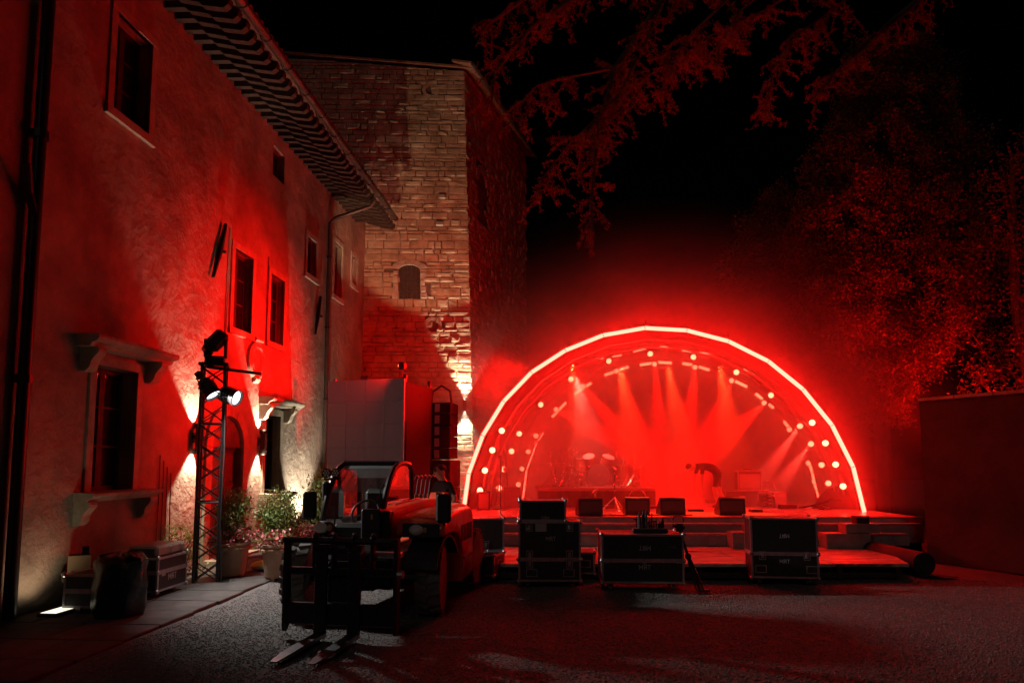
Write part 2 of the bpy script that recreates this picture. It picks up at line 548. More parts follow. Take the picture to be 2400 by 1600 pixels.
gwin = []
for o in OPEN:
    if o[0] == 'door': continue
    wo = make_window(*o)
    if o[0] == 'ground':
        a, b, c, d = o[1:5]
        lw = 0.28 if a < 12 else 0.30
        e0, e1 = (9.30, 11.25) if a < 12 else (14.92, 16.75)
        zc = d + .20
        shelf(wo, e0, e1, zc, zc + .16, 0.34, 'cornice')
        for s in (a - .24, b + .30):
            bracket(wo, s, zc, .17, .34, .27)
        shelf(wo, e0 + .12, e1 - .22, c - .12, c - .005, 0.30, 'sill')
        for s in (a - .20, b + .24):
            bracket(wo, s, c - .12, .16, .32, .22)

# arched doorway
door = bpy.data.objects.new('door', None); COL.objects.link(door); door.parent = house
sc_, zc_, R1, R2 = 13.60, 2.17, 0.62, 0.84
nv = 11
for i in range(nv):
    a0 = math.pi * i / nv; a1 = math.pi * (i + 1) / nv - 0.012
    poly = []
    for t in np.linspace(a0, a1, 4): poly.append((sc_ + R2 * math.cos(t), zc_ + R2 * math.sin(t)))
    for t in np.linspace(a1, a0, 4): poly.append((sc_ + R1 * math.cos(t), zc_ + R1 * math.sin(t)))
    MB().prism(poly, -0.05 - 0.004 * (i % 2), 0.22, 'y').build('arch_stone', M_stone, door)
for sgn in (-1, 1):
    zz = 0.0
    for j in range(5):
        h = 2.165 / 5
        a = sc_ + sgn * R1; b = sc_ + sgn * R2
        MB().box(min(a, b), max(a, b), -0.05 + 0.004 * (j % 2), 0.22, zz + .004, zz + h - .004).build('jamb_stone', M_stone, door)
        zz += h
# tympanum fill between arch and rectangular opening is masonry
poly = [(sc_ - .64, zc_)] + [(sc_ + (R1 + .1) * math.cos(t), zc_ + (R1 + .1) * math.sin(t)) for t in np.linspace(math.pi, 0, 15)] + [(sc_ + .64, zc_), (sc_ + .64, 2.85), (sc_ - .64, 2.85)]
MB().prism(poly, 0.03, 0.20, 'y').build('tympanum', M_plaster, door)
MB().box(sc_ - .62, sc_ + .62, .12, .2, 2.10, 2.19).build('transom', M_door, door)
fan = MB()
for t in np.linspace(0, math.pi, 9)[1:-1]:
    fan.cyl((sc_ + .12 * math.cos(t), .16, 2.19 + .12 * math.sin(t)), (sc_ + .61 * math.cos(t), .16, 2.18 + .61 * math.sin(t)), .012, n=5)
for rr in (.13, .37, .585):
    pts = [(sc_ + rr * math.cos(t), .16, 2.19 + rr * math.sin(t)) for t in np.linspace(0, math.pi, 18)]
    fan.tube(pts, .014, 5)
fan.build('fanlight_grille', M_metal, door)
M_fang = mat('fanlight_glass', (0.22, 0.27, 0.27), 0.25, var=0.3, vscale=6)
MB().prism([(sc_ + .61 * math.cos(t), 2.185 + .61 * math.sin(t)) for t in np.linspace(0, math.pi, 17)], .19, .2, 'y').build('fanlight_pane', M_fang, door)
for u0, u1 in ((sc_ - .615, sc_ - .005), (sc_ + .005, sc_ + .615)):
    lf = MB().box(u0, u1, .16, .21, .02, 2.10).build('door_leaf', M_door, door)
    for z0, z1 in ((.14, .72), (.84, 1.30), (1.42, 1.98)):
        pm = MB()
        pm.box(u0 + .08, u1 - .08, .145, .165, z0, z1)
        pm.box(u0 + .13, u1 - .13, .13, .147, z0 + .05, z1 - .05)
        pm.build('panel', M_door, lf)
MB().ball((sc_ - .06, .13, 1.05), .03).build('knob', M_chrome, door)
MB().box(sc_ - .85, sc_ + .85, -.35, .22, -.05, .075).build('doorstep', M_stone, door)

# round carved medallion
ring = MB(); n = 40
pts = []
ring.lathe([(0.20, 0.0), (0.22, 0.05), (0.28, 0.085), (0.33, 0.07), (0.36, 0.085), (0.40, 0.06), (0.41, 0.0)], 40, (14.69, 0.0, 4.07), Matrix.Rotation(math.pi / 2, 3, 'X').to_quaternion())
med = ring.build('medallion', M_stone, house, True)
MB().lathe([(0.20, 0.002), (0.19, 0.02), (0.12, 0.045), (0.05, 0.055)], 24, (14.69, 0, 4.07), Matrix.Rotation(math.pi / 2, 3, 'X').to_quaternion()).build('boss', M_stone, med, True)
# carved swags above and below it
MB().prism([(-.07, 4.44), (-.11, 4.50), (-.09, 4.56), (0, 4.58), (0, 4.42)], 14.52, 14.86, 'x').build('scroll', M_stone, med)
MB().prism([(-.06, 3.60), (-.10, 3.66), (-.06, 3.70), (0, 3.70), (0, 3.57)], 14.58, 14.80, 'x').build('scroll', M_stone, med)

# iron wall anchors (leaning tie-rod bars)
for (p0, p1) in (((521, 526), (491, 650)), ((746, 695), (733, 783))):
    def fp(px, py):
        nxx, nyy = DF.y, -DF.x
        r = ray(px, py); c = FO.x * nxx
        t = c / (r[0] * nxx + r[1] * nyy)
        X, Y, Z = r[0] * t, r[1] * t, EYE + r[2] * t
        return ((X - FO.x) * DF.x + Y * DF.y, Z)
    a = fp(*p0); b = fp(*p1)
    an = MB().tube([(a[0], -.07, a[1]), ((a[0] + b[0]) / 2, -.075, (a[1] + b[1]) / 2), (b[0], -.07, b[1])], [.035, .06, .03], 6).build('wall_anchor', M_black, house)
    m = ((a[0] + b[0]) / 2, (a[1] + b[1]) / 2)
    MB().cyl((m[0] + .05, .02, m[1]), (m[0] + .05, -.17, m[1] - .02), .03, n=8).build('pin', M_metal, an)

# thin old pipe / cable beside the first floor window
MB().tube([(13.33, -.03, 4.40), (13.34, -.035, 5.2), (13.36, -.03, 6.0), (13.38, -.035, 6.55)], .018, 6).build('cable_pipe', M_stone, house)
MB().tube([(15.12, -.02, 4.55), (15.13, -.02, 5.3), (15.14, -.02, 6.5)], .010, 5).build('cable_pipe', M_metal, house)
# slim cables running down the wall to the ground near the truss
for k in range(4):
    s = 11.35 + .11 * k
    MB().tube([(s, -.02, 2.0 - .1 * k), (s + .01, -.02, 1.2), (s - .02 + .015 * k, -.025, .6), (s, -.04, .1)], .009, 5).build('cable', M_blackm, house)

# rain pipes
MB().tube([(18.80, -1.36, 9.20), (18.80, -1.25, 9.02), (18.80, -.25, 8.72), (18.80, -.10, 8.58), (18.80, -.09, 6.0), (18.80, -.09, 3.0), (18.80, -.09, 0.05)], .055, 10).build('rain_pipe', M_gutter, house, True)
for z in (7.6, 5.6, 3.6, 1.6):
    MB().tube([(18.80, -.09, z - .02), (18.80, -.09, z + .02)], .068, 10).build('pipe_clip', M_metal, house)
MB().tube([(8.33, -.11, 12), (8.33, -.11, 8), (8.33, -.11, 4), (8.33, -.11, 0.05)], .075, 10).build('rain_pipe', M_black, house, True)
for z in (6.0, 2.9):
    MB().cyl((8.33, -.11, z - .05), (8.33, -.11, z + .05), .098, n=10).build('pipe_clip', M_black, house)
MB().tube([(8.05, -.2, 5.5), (8.2, -.12, 5.2), (8.33, -.12, 4.9)], .05, 8).build('pipe_branch', M_black, house)

# eaves: rafters, brick soffit, gutter, roof
OV = 1.36
RS = math.tan(math.radians(14))
sr = 7.0
k = 0
proto = None
prof = [(0.25, 9.52), (-.35, 9.52 - .35 * RS * 0 - .02), (-.42, 9.44), (-.78, 9.36), (-.84, 9.30), (-1.20, 9.24), (-1.28, 9.30), (-1.30, 9.40), (0.25, 9.78)]
rafter_me = MB().prism(prof, -.06, .06, 'x').mesh('rafter', M_wood)
while sr < 21.4:
    lim = 1.0
    link('rafter', rafter_me, house, (sr, random.uniform(-.015, .015), random.uniform(-.01, .01)))
    sr += 0.305
sof = MB()
sof.add([(S0, .3, 9.80), (21.6, .3, 9.80), (20.6, -OV, 9.415), (S0, -OV, 9.415), (S0, .3, 9.86), (21.6, .3, 9.86), (20.6, -OV, 9.475), (S0, -OV, 9.475)], [(0, 1, 2, 3), (7, 6, 5, 4), (3, 2, 6, 7), (1, 5, 6, 2)])
sof.build('soffit', M_brick, house)
# pantile courses on top
rf = MB()
rf.add([(S0, -OV, 9.50), (20.7, -OV, 9.50), (22.6, 5.0, 11.4), (S0, 5.0, 11.4), (S0, -OV, 9.56), (20.7, -OV, 9.56), (22.6, 5.0, 11.46), (S0, 5.0, 11.46)], [(0, 3, 2, 1), (4, 5, 6, 7), (0, 1, 5, 4), (1, 2, 6, 5)])
rfo = rf.build('roof', M_tile, house)
til = MB()
sx = 7.0
tile_me = MB().tube([(0, -OV - .0, 9.60), (0, -OV + .40, 9.72)], [.085, .07], 8).mesh('roof_tile', M_tile)
while sx < 20.6:
    link('roof_tile', tile_me, rfo, (sx, 0, 0)); sx += .21
# half round gutter
gp = [(S0, 0, 0), (20.75, 0, 0)]
gm = MB(); nseg = 10
vv = []
for sx in (S0, 20.75):
    for i in range(nseg + 1):
        t = math.pi + math.pi * i / nseg
        vv.append((sx, -OV - .12 + .085 * math.cos(t), 9.37 + .085 * math.sin(t)))
    for i in range(nseg, -1, -1):
        t = math.pi + math.pi * i / nseg
        vv.append((sx, -OV - .12 + .075 * math.cos(t), 9.37 + .075 * math.sin(t)))
nn = 2 * (nseg + 1)
gm.add(vv, [(i, (i + 1) % nn, nn + (i + 1) % nn, nn + i) for i in range(nn)] + [tuple(range(nn - 1, -1, -1)), tuple(range(nn, 2 * nn))])
gut = gm.build('gutter', M_gutter, house, True)
for sx in np.arange(8.0, 20.6, 0.9):
    MB().tube([(sx, -OV + .02, 9.42), (sx, -OV - .03, 9.30), (sx, -OV - .12, 9.272), (sx, -OV - .21, 9.31), (sx, -OV - .215, 9.38)], .010, 5).build('gutter_hook', M_metal, gut)

# wall sconces (up and down light, with plates added to cut the beams) -------------------------------------------
M_sconbody = mat('sconce_body', (0.05, 0.035, 0.03), 0.5, metal=0.5)
def sconce(world_p, rz, label, power, cheek=0.0, tilt=0.0, narrow=70, into=.35):
    """rz: local -y points out of the wall"""
    t = thing('wall_lamp', label, 'wall lamp', world_p, rz)
    MB().bev(-.05, .05, -.02, .0, -.09, .09, .006).build('backplate', M_sconbody, t)
    MB().box(-.03, .03, -.07, -.02, -.03, .03).build('arm', M_sconbody, t)
    b = MB()
    b.box(-.055, .055, -.18, -.07, -.15, -.14 + .28)
    # hollow ends: rim walls
    for z0, z1 in ((.13, .17), (-.19, -.15)):
        b.box(-.055, -.048, -.18, -.07, z0, z1); b.box(.048, .055, -.18, -.07, z0, z1)
        b.box(-.048, .048, -.18, -.173, z0, z1); b.box(-.048, .048, -.077, -.07, z0, z1)
    b.build('body', M_sconbody, t)
    MB().box(-.045, .045, -.17, -.08, .131, .139).build('lens', M_sconce, t)
    MB().box(-.045, .045, -.17, -.08, -.159, -.151).build('lens', M_sconce, t)
    if cheek:
        for z0, z1 in ((.17, .17 + cheek), (-.19 - cheek, -.19)):
            MB().box(.049, .054, -.18, .0, z0, z1).build('added_beam_plate', M_sconbody, t)
    R = Matrix.Rotation(rz, 3, 'Z')
    for sg in (1, -1):
        lp = Vector(world_p) + R @ Vector((0, -.125, .155 * sg if sg > 0 else -.172))
        tp = Vector(world_p) + R @ Vector((tilt, -.125 + into, sg * 2.0))
        lamp('SPOT', 'wall_lamp_light', lp, tp, power, WARM, angle=narrow, blend=.5, size=.02)
    return t
sconce(fw(12.36, 0, 2.32), HROT, 'two way wall lamp partly hidden behind the black truss tower', 330, .10, -.30, 68)
sconce(fw(14.96, 0, 2.32), HROT, 'two way wall lamp between arched door and corniced window', 300, .10, -.15, 62)

# ------------------------------------------------------------------ stone tower
tower = thing('stone_tower', 'tall medieval tower of rough coursed stone behind the villa', 'tower', (0, 0, 0))
TZ = 15.4
def tf(u, z, out=0.0):
    """front face of the tower: u = metres left of the battered corner"""
    k = z / TZ
    cx = -1.22 - 0.47 * k; cyy = 22.25 + 0.35 * k
    return Vector((cx - u, cyy - 0.02 * u - out, z))
def tr(u, z, out=0.0):
    """right face: u = metres back from the corner"""
    k = z / TZ
    c = tf(0, z)
    e = Vector((0.62 - 0.05 * k, 29.3, z))
    d = (e - c); L_ = d.length; d.normalize()
    n = Vector((d.y, -d.x, 0))
    return c + d * u + n * out
UL = 6.2
core = MB()
zz = list(np.linspace(-.1, TZ, 12))
for a, b in zip(zz, zz[1:]):
    core.quad(tf(UL, a, -.05), tf(0, a, -.05), tf(0, b, -.05), tf(UL, b, -.05))
    core.quad(tf(0, a, -.05), tr(7.25, a, -.04), tr(7.25, b, -.04), tf(0, b, -.05))
core.quad(tf(0, TZ, -.05), tr(7.25, TZ, -.04), tr(7.25, TZ, -.04) + Vector((-6, 0, 0.4)), tf(UL, TZ, -.05) + Vector((0, 0, .45)))
core.quad(tf(UL, TZ, -.05), tf(0, TZ, -.05), tf(0, TZ, -.05) + Vector((0, 0, .02)), tf(UL, TZ, -.05) + Vector((0, 0, .45)))
core.quad(tr(7.25, -.1, -.04), tr(7.25, -.1, -.04) + Vector((-6, 1, 0)), tr(7.25, TZ, -.04) + Vector((-6, 1, 0)), tr(7.25, TZ, -.04))
core.build('mortar_core', M_mortar, tower)

win_c = gy(960, 662, 22.42); WU = -(win_c.x) - 1.22 - 0.47 * (7.8 / TZ)
WU = (tf(0, win_c.z).x - win_c.x)
holes = []
for px, py, r in ((1010, 210, .19), (1015, 766, .20)):
    p = gy(px, py, 22.5); holes.append((tf(0, p.z).x - p.x, p.z, r))
def blocked(u0, u1, z0, z1):
    mu, mz = (u0 + u1) / 2, (z0 + z1) / 2
    if abs(mu - WU) < .42 + (u1 - u0) * .3 and win_c.z - .62 < mz < win_c.z + .72: return True
    for hu, hz, r in holes:
        if math.hypot(mu - hu, mz - hz) < r + .06: return True
    return False
stones = []
z = 0.02
while z < TZ + .35:
    h = random.choice([.12, .14, .16, .19, .23, .27]) * random.uniform(.9, 1.1)
    zt = min(z + h, TZ + .36)
    lim = UL
    u = -0.03 + random.uniform(-.02, .02)
    while u < UL:
        wd = random.uniform(.22, .62) * (1.15 if u < .3 else 1.0)
        u1 = min(u + wd, UL + .2)
        top = TZ + 0.07 * u
        if z < top and not blocked(u, u1, z, zt) and not (u > 3.95 and zt < 9.2):
            stones.append((u, u1, z, min(zt, top)))
        u = u1
    z = zt
def stone_geo(fn, u0, u1, z0, z1, gap, pmin, pmax):
    pr = random.uniform(pmin, pmax)
    j = lambda q: random.uniform(-q, q)
    g = gap
    bk = [fn(u0 + g*.3, z0 + g*.3, -.07), fn(u1 - g*.3, z0 + g*.3, -.07), fn(u1 - g*.3, z1 - g*.3, -.07), fn(u0 + g*.3, z1 - g*.3, -.07)]
    md = [fn(u0 + g + j(.012), z0 + g + j(.010), pr*.55), fn((u0+u1)/2, z0 + g + j(.014), pr*.6), fn(u1 - g + j(.012), z0 + g + j(.010), pr*.55), fn(u1 - g + j(.012), z1 - g + j(.010), pr*.55), fn((u0+u1)/2, z1 - g + j(.014), pr*.6), fn(u0 + g + j(.012), z1 - g + j(.010), pr*.55)]
    iu = (u1 - u0) * .16; iz = (z1 - z0) * .2
    fr = [fn(u0 + g + iu, z0 + g + iz, pr + j(.012)), fn(u1 - g - iu, z0 + g + iz, pr + j(.012)), fn(u1 - g - iu, z1 - g - iz, pr + j(.012)), fn(u0 + g + iu, z1 - g - iz, pr + j(.012))]
    V_ = bk + md + fr
    F_ = [(0, 1, 6, 5, 4) if False else (0, 4, 5), (0, 5, 1), (1, 5, 6), (1, 6, 7, 2), (2, 7, 8), (2, 8, 3), (3, 8, 9), (3, 9, 4, 0),
          (4, 10, 5), (5, 10, 11), (5, 11, 6), (6, 11, 12, 7), (7, 12, 8), (8, 12, 13), (8, 13, 9), (9, 13, 10, 4), (10, 13, 12, 11)]
    return V_, F_
stones.sort(key=lambda q: -(q[1] - q[0]) * (q[3] - q[2]) * (1.0 if q[0] < 3.9 else 0.2))
rest = MB()
for i, (u0, u1, z0, z1) in enumerate(stones):
    V_, F_ = stone_geo(tf, u0, u1, z0, z1, .010, .005, .055)
    if i < 300:
        MB().add(V_, F_).build('stone', M_rubble, tower)
    else:
        rest.add(V_, F_)
z = 0.02
while z < TZ:
    h = random.choice([.15, .19, .23, .28]) * random.uniform(.9, 1.1)
    zt = min(z + h, TZ); u = random.uniform(0, .04)
    while u < 7.2:
        wd = random.uniform(.18, .6)
        if not (1.1 < u + wd/2 < 2.1 and 10.2 < z < 12.6):
            V_, F_ = stone_geo(tr, u, min(u + wd, 7.25), z, zt, .012, .0, .07)
            rest.add(V_, F_)
        u += wd
    z = zt
ro = rest.build('stonework', M_rubble, tower)
ro['kind'] = 'stuff'
# arched window with stone dressings
tw = bpy.data.objects.new('window', None); COL.objects.link(tw); tw.parent = tower
hw = .36; zb0, zs = win_c.z - .57, win_c.z + .40
for sgn in (-1, 1):
    z = zb0
    while z < zs:
        h = random.uniform(.2, .3); zt = min(z + h, zs)
        a, b = WU + sgn * hw, WU + sgn * (hw + random.uniform(.16, .26))
        V_, F_ = stone_geo(tf, min(a, b), max(a, b), z, zt, .006, .03, .05)
        MB().add(V_, F_).build('jamb_stone', M_stone, tw); z = zt
for i in range(5):
    t0 = math.pi * (0.08 + .84 * i / 5); t1 = math.pi * (0.08 + .84 * (i + 1) / 5) - .03
    q = lambda r, t, o: tf(WU - r * math.cos(t), zs + r * .55 * math.sin(t), o)
    V_ = [q(.37, t0, .05), q(.37, t1, .05), q(.66, t1, .04), q(.66, t0, .04), q(.37, t0, -.2), q(.37, t1, -.2), q(.66, t1, -.1), q(.66, t0, -.1)]
    MB().add(V_, [(0, 1, 2, 3), (0, 4, 5, 1), (1, 5, 6, 2), (2, 6, 7, 3), (3, 7, 4, 0)]).build('arch_stone', M_stone, tw)
sh = MB()
for k in range(5):
    a = WU - hw + .004 + k * .144
    zt = zs + .55 * .36 * math.sqrt(max(0, 1 - ((a + .07 - WU) / .38) ** 2)) 
    sh.add([tf(a, zb0, -.03), tf(a + .136, zb0, -.03), tf(a + .136, zt, -.03), tf(a, zt, -.03), tf(a, zb0, -.06), tf(a + .136, zb0, -.06), tf(a + .136, zt, -.06), tf(a, zt, -.06)],
           [(0, 1, 2, 3), (0, 4, 5, 1), (1, 5, 6, 2), (2, 6, 7, 3), (3, 7, 4, 0)])
sh.build('board_shutter', M_wood, tw)
# round putlog holes with rough stone rims
for hu, hz, r in holes:
    for i in range(9):
        t0 = 6.283 * i / 9; t1 = 6.283 * (i + 1) / 9 - .05
        q = lambda rr, t, o: tf(hu + rr * math.cos(t), hz + rr * math.sin(t), o)
        V_ = [q(r, t0, .03), q(r, t1, .03), q(r + .12, t1, .03), q(r + .12, t0, .03), q(r, t0, -.12), q(r, t1, -.12), q(r + .12, t1, -.08), q(r + .12, t0, -.08)]
        MB().add(V_, [(0, 1, 2, 3), (0, 4, 5, 1), (1, 5, 6, 2), (2, 6, 7, 3), (3, 7, 4, 0)]).build('rim_stone', M_rubble, tower)
for px, py in ((1036, 462), (1031, 526)):
    p = gy(px, py, 22.45); u = tf(0, p.z).x - p.x
    MB().add([tf(u - .12, p.z - .06, .16), tf(u + .12, p.z - .06, .16), tf(u + .12, p.z + .05, .14), tf(u - .12, p.z + .05, .14), tf(u - .12, p.z - .07, -.05), tf(u + .12, p.z - .07, -.05), tf(u + .12, p.z + .06, -.05), tf(u - .12, p.z + .06, -.05)],
             [(0, 1, 2, 3), (0, 4, 5, 1), (1, 5, 6, 2), (2, 6, 7, 3), (3, 7, 4, 0)]).build('corbel', M_stone, tower)
# arched opening on the dark side
sw = bpy.data.objects.new('window', None); COL.objects.link(sw); sw.parent = tower
MB().add([tr(1.2, 10.3, -.02), tr(2.0, 10.3, -.02), tr(2.0, 12.0, -.02), tr(1.6, 12.35, -.02), tr(1.2, 12.0, -.02)], [(0, 1, 2, 3, 4)]).build('opening', M_glassdark, sw)
for i in range(6):
    t0 = math.pi * i / 6; t1 = math.pi * (i + 1) / 6 - .04
    q = lambda rr, t, o: tr(1.6 - rr * math.cos(t), 11.95 + rr * math.sin(t), o)
    V_ = [q(.42, t0, .06), q(.42, t1, .06), q(.66, t1, .06), q(.66, t0, .06), q(.42, t0, -.05), q(.42, t1, -.05), q(.66, t1, -.05), q(.66, t0, -.05)]
    MB().add(V_, [(3, 2, 1, 0), (0, 1, 5, 4), (1, 2, 6, 5), (2, 3, 7, 6), (3, 0, 4, 7)]).build('arch_stone', M_stone, sw)
# roof edge
re = MB()
a0, a1 = tr(-.3, TZ + .02, .42), tr(7.4, TZ + .02, .42)
b0, b1 = tr(-.3, TZ + .25, -.3), tr(7.4, TZ + .25, -.3)
up = Vector((0, 0, .07))
re.add([a0, a1, b1, b0, a0 + up, a1 + up, b1 + up, b0 + up], [(0, 1, 2, 3), (7, 6, 5, 4), (0, 4, 5, 1), (0, 3, 7, 4), (1, 5, 6, 2)])
f0, f1 = tf(-.35, TZ + .04, .10), tf(UL, TZ + .52, .10)
g0, g1 = f0 + Vector((0, 1.5, .3)), f1 + Vector((0, 1.5, .3))
re.add([f0, f1, g1, g0, f0 + up, f1 + up, g1 + up, g0 + up], [(3, 2, 1, 0), (4, 5, 6, 7), (1, 0, 4, 5), (0, 3, 7, 4)])
re.build('roof', M_tile, tower)
MB().tube([tr(-.3, TZ, .46), tr(7.4, TZ, .46)], .06, 8).build('gutter', M_gutter, tower, True)

# corner wall lamp of the tower
cl = tf(.20, 3.70, .16)
sconce(cl, 0.0, 'glowing two way wall lamp at the corner of the stone tower', 1100, 0, .05, 64, .45)

# ------------------------------------------------------------------ stage
stage = thing('stage', 'low concert stage with two front steps under the lit canopy', 'stage', (3.4, 14.2, 0))
def st(o, n, m, sm=False):
    return o.build(n, m, stage, sm)
SX0, SX1 = -2.0, 8.45
def sbox(n, x0, x1, y0, y1, z0, z1, m, b=.008):
    ox, oy = 3.4, 14.2
    return MB().bev(x0 - ox, x1 - ox, y0 - oy, y1 - oy, z0, z1, b).build(n, m, stage)
xs = np.linspace(SX0, SX1, 7)
for a, b in zip(xs, xs[1:]):
    for c, d in ((14.2, 16.6), (16.6, 19.0), (19.0, 21.9)):
        sh_ = .2225 * max(0, (c - 15.6)) * 0
        sbox('floor_panel', a + .004, b + .004 - .008, c + .004, d - .004, .60, .75, M_floor)
for (z_, y_, x1_) in ((.752, 14.196, SX1), (.650, 13.853, 8.25), (.487, 13.493, 7.75)):
    sbox('edge_strip', SX0, x1_, y_, y_ + .035, z_ - .030, z_ + .004, M_alu, .002)
sbox('step', SX0, 8.25, 13.86, 14.195, .27, .648, M_step)
sbox('step', SX0, 7.75, 13.50, 13.855, .252, .485, M_step)
for a, b in zip(xs, xs[1:]):
    sbox('fascia_board', a + .004, b - .004, 14.21, 14.24, .25, .598, M_cloth)
sbox('stage_base', SX0 + .02, SX1 - .02, 14.25, 21.8, 0, .598, M_cloth)

# worn timber deck in front of the steps
def deck_mat():
    m = mat('deck_timber', (0.30, 0.22, 0.16), 0.42)
    nt = m.node_tree; N = nt.nodes; L = nt.links
    b = N['Principled BSDF']
    tc = N.new('ShaderNodeTexCoord'); mp = N.new('ShaderNodeMapping')
    mp.inputs['Scale'].default_value = (0.7, 9.0, 1.0)
    L.new(tc.outputs['Object'], mp.inputs['Vector'])
    nz = N.new('ShaderNodeTexNoise'); nz.inputs['Scale'].default_value = 2.2; nz.inputs['Detail'].default_value = 9; nz.inputs['Roughness'].default_value = .7
    L.new(mp.outputs[0], nz.inputs['Vector'])
    rp = N.new('ShaderNodeValToRGB')
    rp.color_ramp.elements[0].position = .38; rp.color_ramp.elements[0].color = (.07, .045, .035, 1)
    rp.color_ramp.elements[1].position = .58; rp.color_ramp.elements[1].color = (.62, .52, .42, 1)
    L.new(nz.outputs['Fac'], rp.inputs['Fac']); L.new(rp.outputs[0], b.inputs['Base Color'])
    mr = N.new('ShaderNodeMapRange'); mr.inputs['To Min'].default_value = .7; mr.inputs['To Max'].default_value = .22
    L.new(nz.outputs['Fac'], mr.inputs['Value']); L.new(mr.outputs[0], b.inputs['Roughness'])
    bp = N.new('ShaderNodeBump'); bp.inputs['Strength'].default_value = .5; bp.inputs['Distance'].default_value = .012
    L.new(nz.outputs['Fac'], bp.inputs['Height']); L.new(bp.outputs[0], b.inputs['Normal'])
    return m
M_deck = deck_mat()
deck = thing('timber_deck', 'worn low timber deck laid on the gravel before the stage', 'deck', (2.4, 11.2, 0))
dx = [-2.6, -1.0, .6, 2.2, 3.8, 5.2, 7.3]
for i, (a, b) in enumerate(zip(dx, dx[1:])):
    for j, (c, d) in enumerate(((11.18, 12.0), (12.0, 12.75), (12.75, 13.49))):
        ra = lambda y: b if i < 5 else 6.40 + (y - 11.18) * .30
        hz = random.uniform(-.006, .006)
        e = .006
        poly = [(a + e, c + e), (ra(c) - e, c + e), (ra(d) - e, d - e), (a + e, d - e)]
        MB().prism([(x - 2.4, y - 11.2) for x, y in poly], .20 + hz, .25 + hz, 'z').build('deck_panel', M_deck, deck)
for x in (-2.4, -.9, .7, 2.3, 3.9, 5.3, 6.25):
    MB().box(x - 2.45, x - 2.37, .02, 2.2, .0, .198).build('joist', M_wood, deck)
MB().box(-2.5 - 2.4, 6.3 - 2.4, .05, .09, .02, .11).build('ledger', M_wood, deck)

# canopy -----------------------------------------------------------------------------------------
ARCH = [(1086, 1200), (1098.5, 1109), (1131.5, 1020), (1180.5, 940), (1245.5, 872.5), (1325, 821), (1413.5, 785.5), (1511, 768.5), (1609.5, 774), (1707.5, 799.5), (1800.5, 846), (1882, 912), (1950, 996), (1999.5, 1093.5), (2026, 1200)]
AY = 15.57
AP = [gy(px, py, AY) for px, py in ARCH]
CX0 = 3.46; CZ0 = .75
AXS = .2225
def vault(i, sc, Y):
    p = AP[i]
    return Vector((CX0 + (p.x - CX0) * sc + AXS * (Y - AY), Y, CZ0 + (p.z - CZ0) * sc))
canopy = thing('stage_canopy', 'half round stage canopy edged by a glowing red light arch', 'stage canopy', (3.46, 15.57, .75))
def cb(mb, n, m, sm=False, parent=None):
    me = mb.mesh(n, m, sm)
    o = bpy.data.objects.new(n, me); COL.objects.link(o)
    o.parent = parent or canopy
    o.location = (-3.46, -15.57, -.75) if parent is None else (0, 0, 0)
    return o
NA = len(AP)
# light tubes, one per straight length
for i in range(NA - 1):
    a, b = AP[i], AP[i + 1]
    d = (b - a).normalized()
    t_ = cb(MB().cyl(a + d * .004, b - d * .008, .044, n=10), 'light_tube', M_tube)
    cb(MB().cyl(b - d * .008, b + d * .004, .046, n=8), 'tube_connector', M_blackm)
# outer shell edge and skins
fa = MB()
for i in range(NA - 1):
    q = [vault(i, 1.012, AY + .42), vault(i + 1, 1.012, AY + .42), vault(i + 1, 1.036, AY + .42), vault(i, 1.036, AY + .42)]
    q2 = [vault(i, 1.012, AY + .6), vault(i + 1, 1.012, AY + .6), vault(i + 1, 1.036, AY + .6), vault(i, 1.036, AY + .6)]
    fa.add(q + q2, [(0, 1, 2, 3), (3, 2, 6, 7), (1, 0, 4, 5)])
cb(fa, 'edge_frame', M_shell)
YS = [AY + .6, 17.2, 18.8, 20.3, 21.7]
for c, d in zip(YS, YS[1:]):
    ins = MB(); out = MB()
    for i in range(NA - 1):
        ins.quad(vault(i, 1.014, c), vault(i + 1, 1.014, c), vault(i + 1, 1.014, d - .01), vault(i, 1.014, d - .01))
        out.quad(vault(i, 1.032, c), vault(i, 1.032, d - .01), vault(i + 1, 1.032, d - .01), vault(i + 1, 1.032, c))
    cb(ins, 'lining_panel', M_stagefab)
    cb(out, 'roof_panel', M_shell)
bw = MB(); bw.add([vault(i, 1.03, 21.72) for i in range(NA)], [tuple(range(NA))])
cb(bw, 'back_panel', M_stagefab)
for Y in (16.75, 18.4, 20.5):
    rb = MB()
    rb.tube([vault(i, .985, Y) for i in range(NA)], .025, 6); rb.tube([vault(i, .985, Y + .22) for i in range(NA)], .025, 6)
    rb.tube([vault(i, .945, Y + .11) for i in range(NA)], .02, 6)
    for i in range(NA - 1):
        a, b, c = vault(i, .985, Y), vault(i + 1, .985, Y + .22), vault(i, .945, Y + .11)
        d = vault(i + 1, .945, Y + .11)
        for u, v in ((a, b), (a, d), (c, b), (c, a)): rb.cyl(u, v, .010, n=4, caps=False)
    cb(rb, 'rib_truss', M_alu)
# second light arch at the back (only its left foot is lit)
RP = [gy(px, py, 21.1) for px, py in ((1225, 1170), (1233, 1101), (1257, 1035), (1273, 1012))]
M_tube2 = emit('rear_tube_light', (1.0, .05, .028), 45.0)
for a, b in zip(RP, RP[1:]):
    d = (b - a).normalized()
    cb(MB().cyl(a + d * .02, b - d * .02, .036, n=8), 'light_tube', M_tube2)
for a in (AP[2], AP[5], AP[7], AP[9]):
    cb(MB().tube([a + Vector((0, .05, .02)), a + Vector((.06, .2, .16)), a + Vector((.1, .35, .25))], .012, 5), 'tie_strap', M_alu)

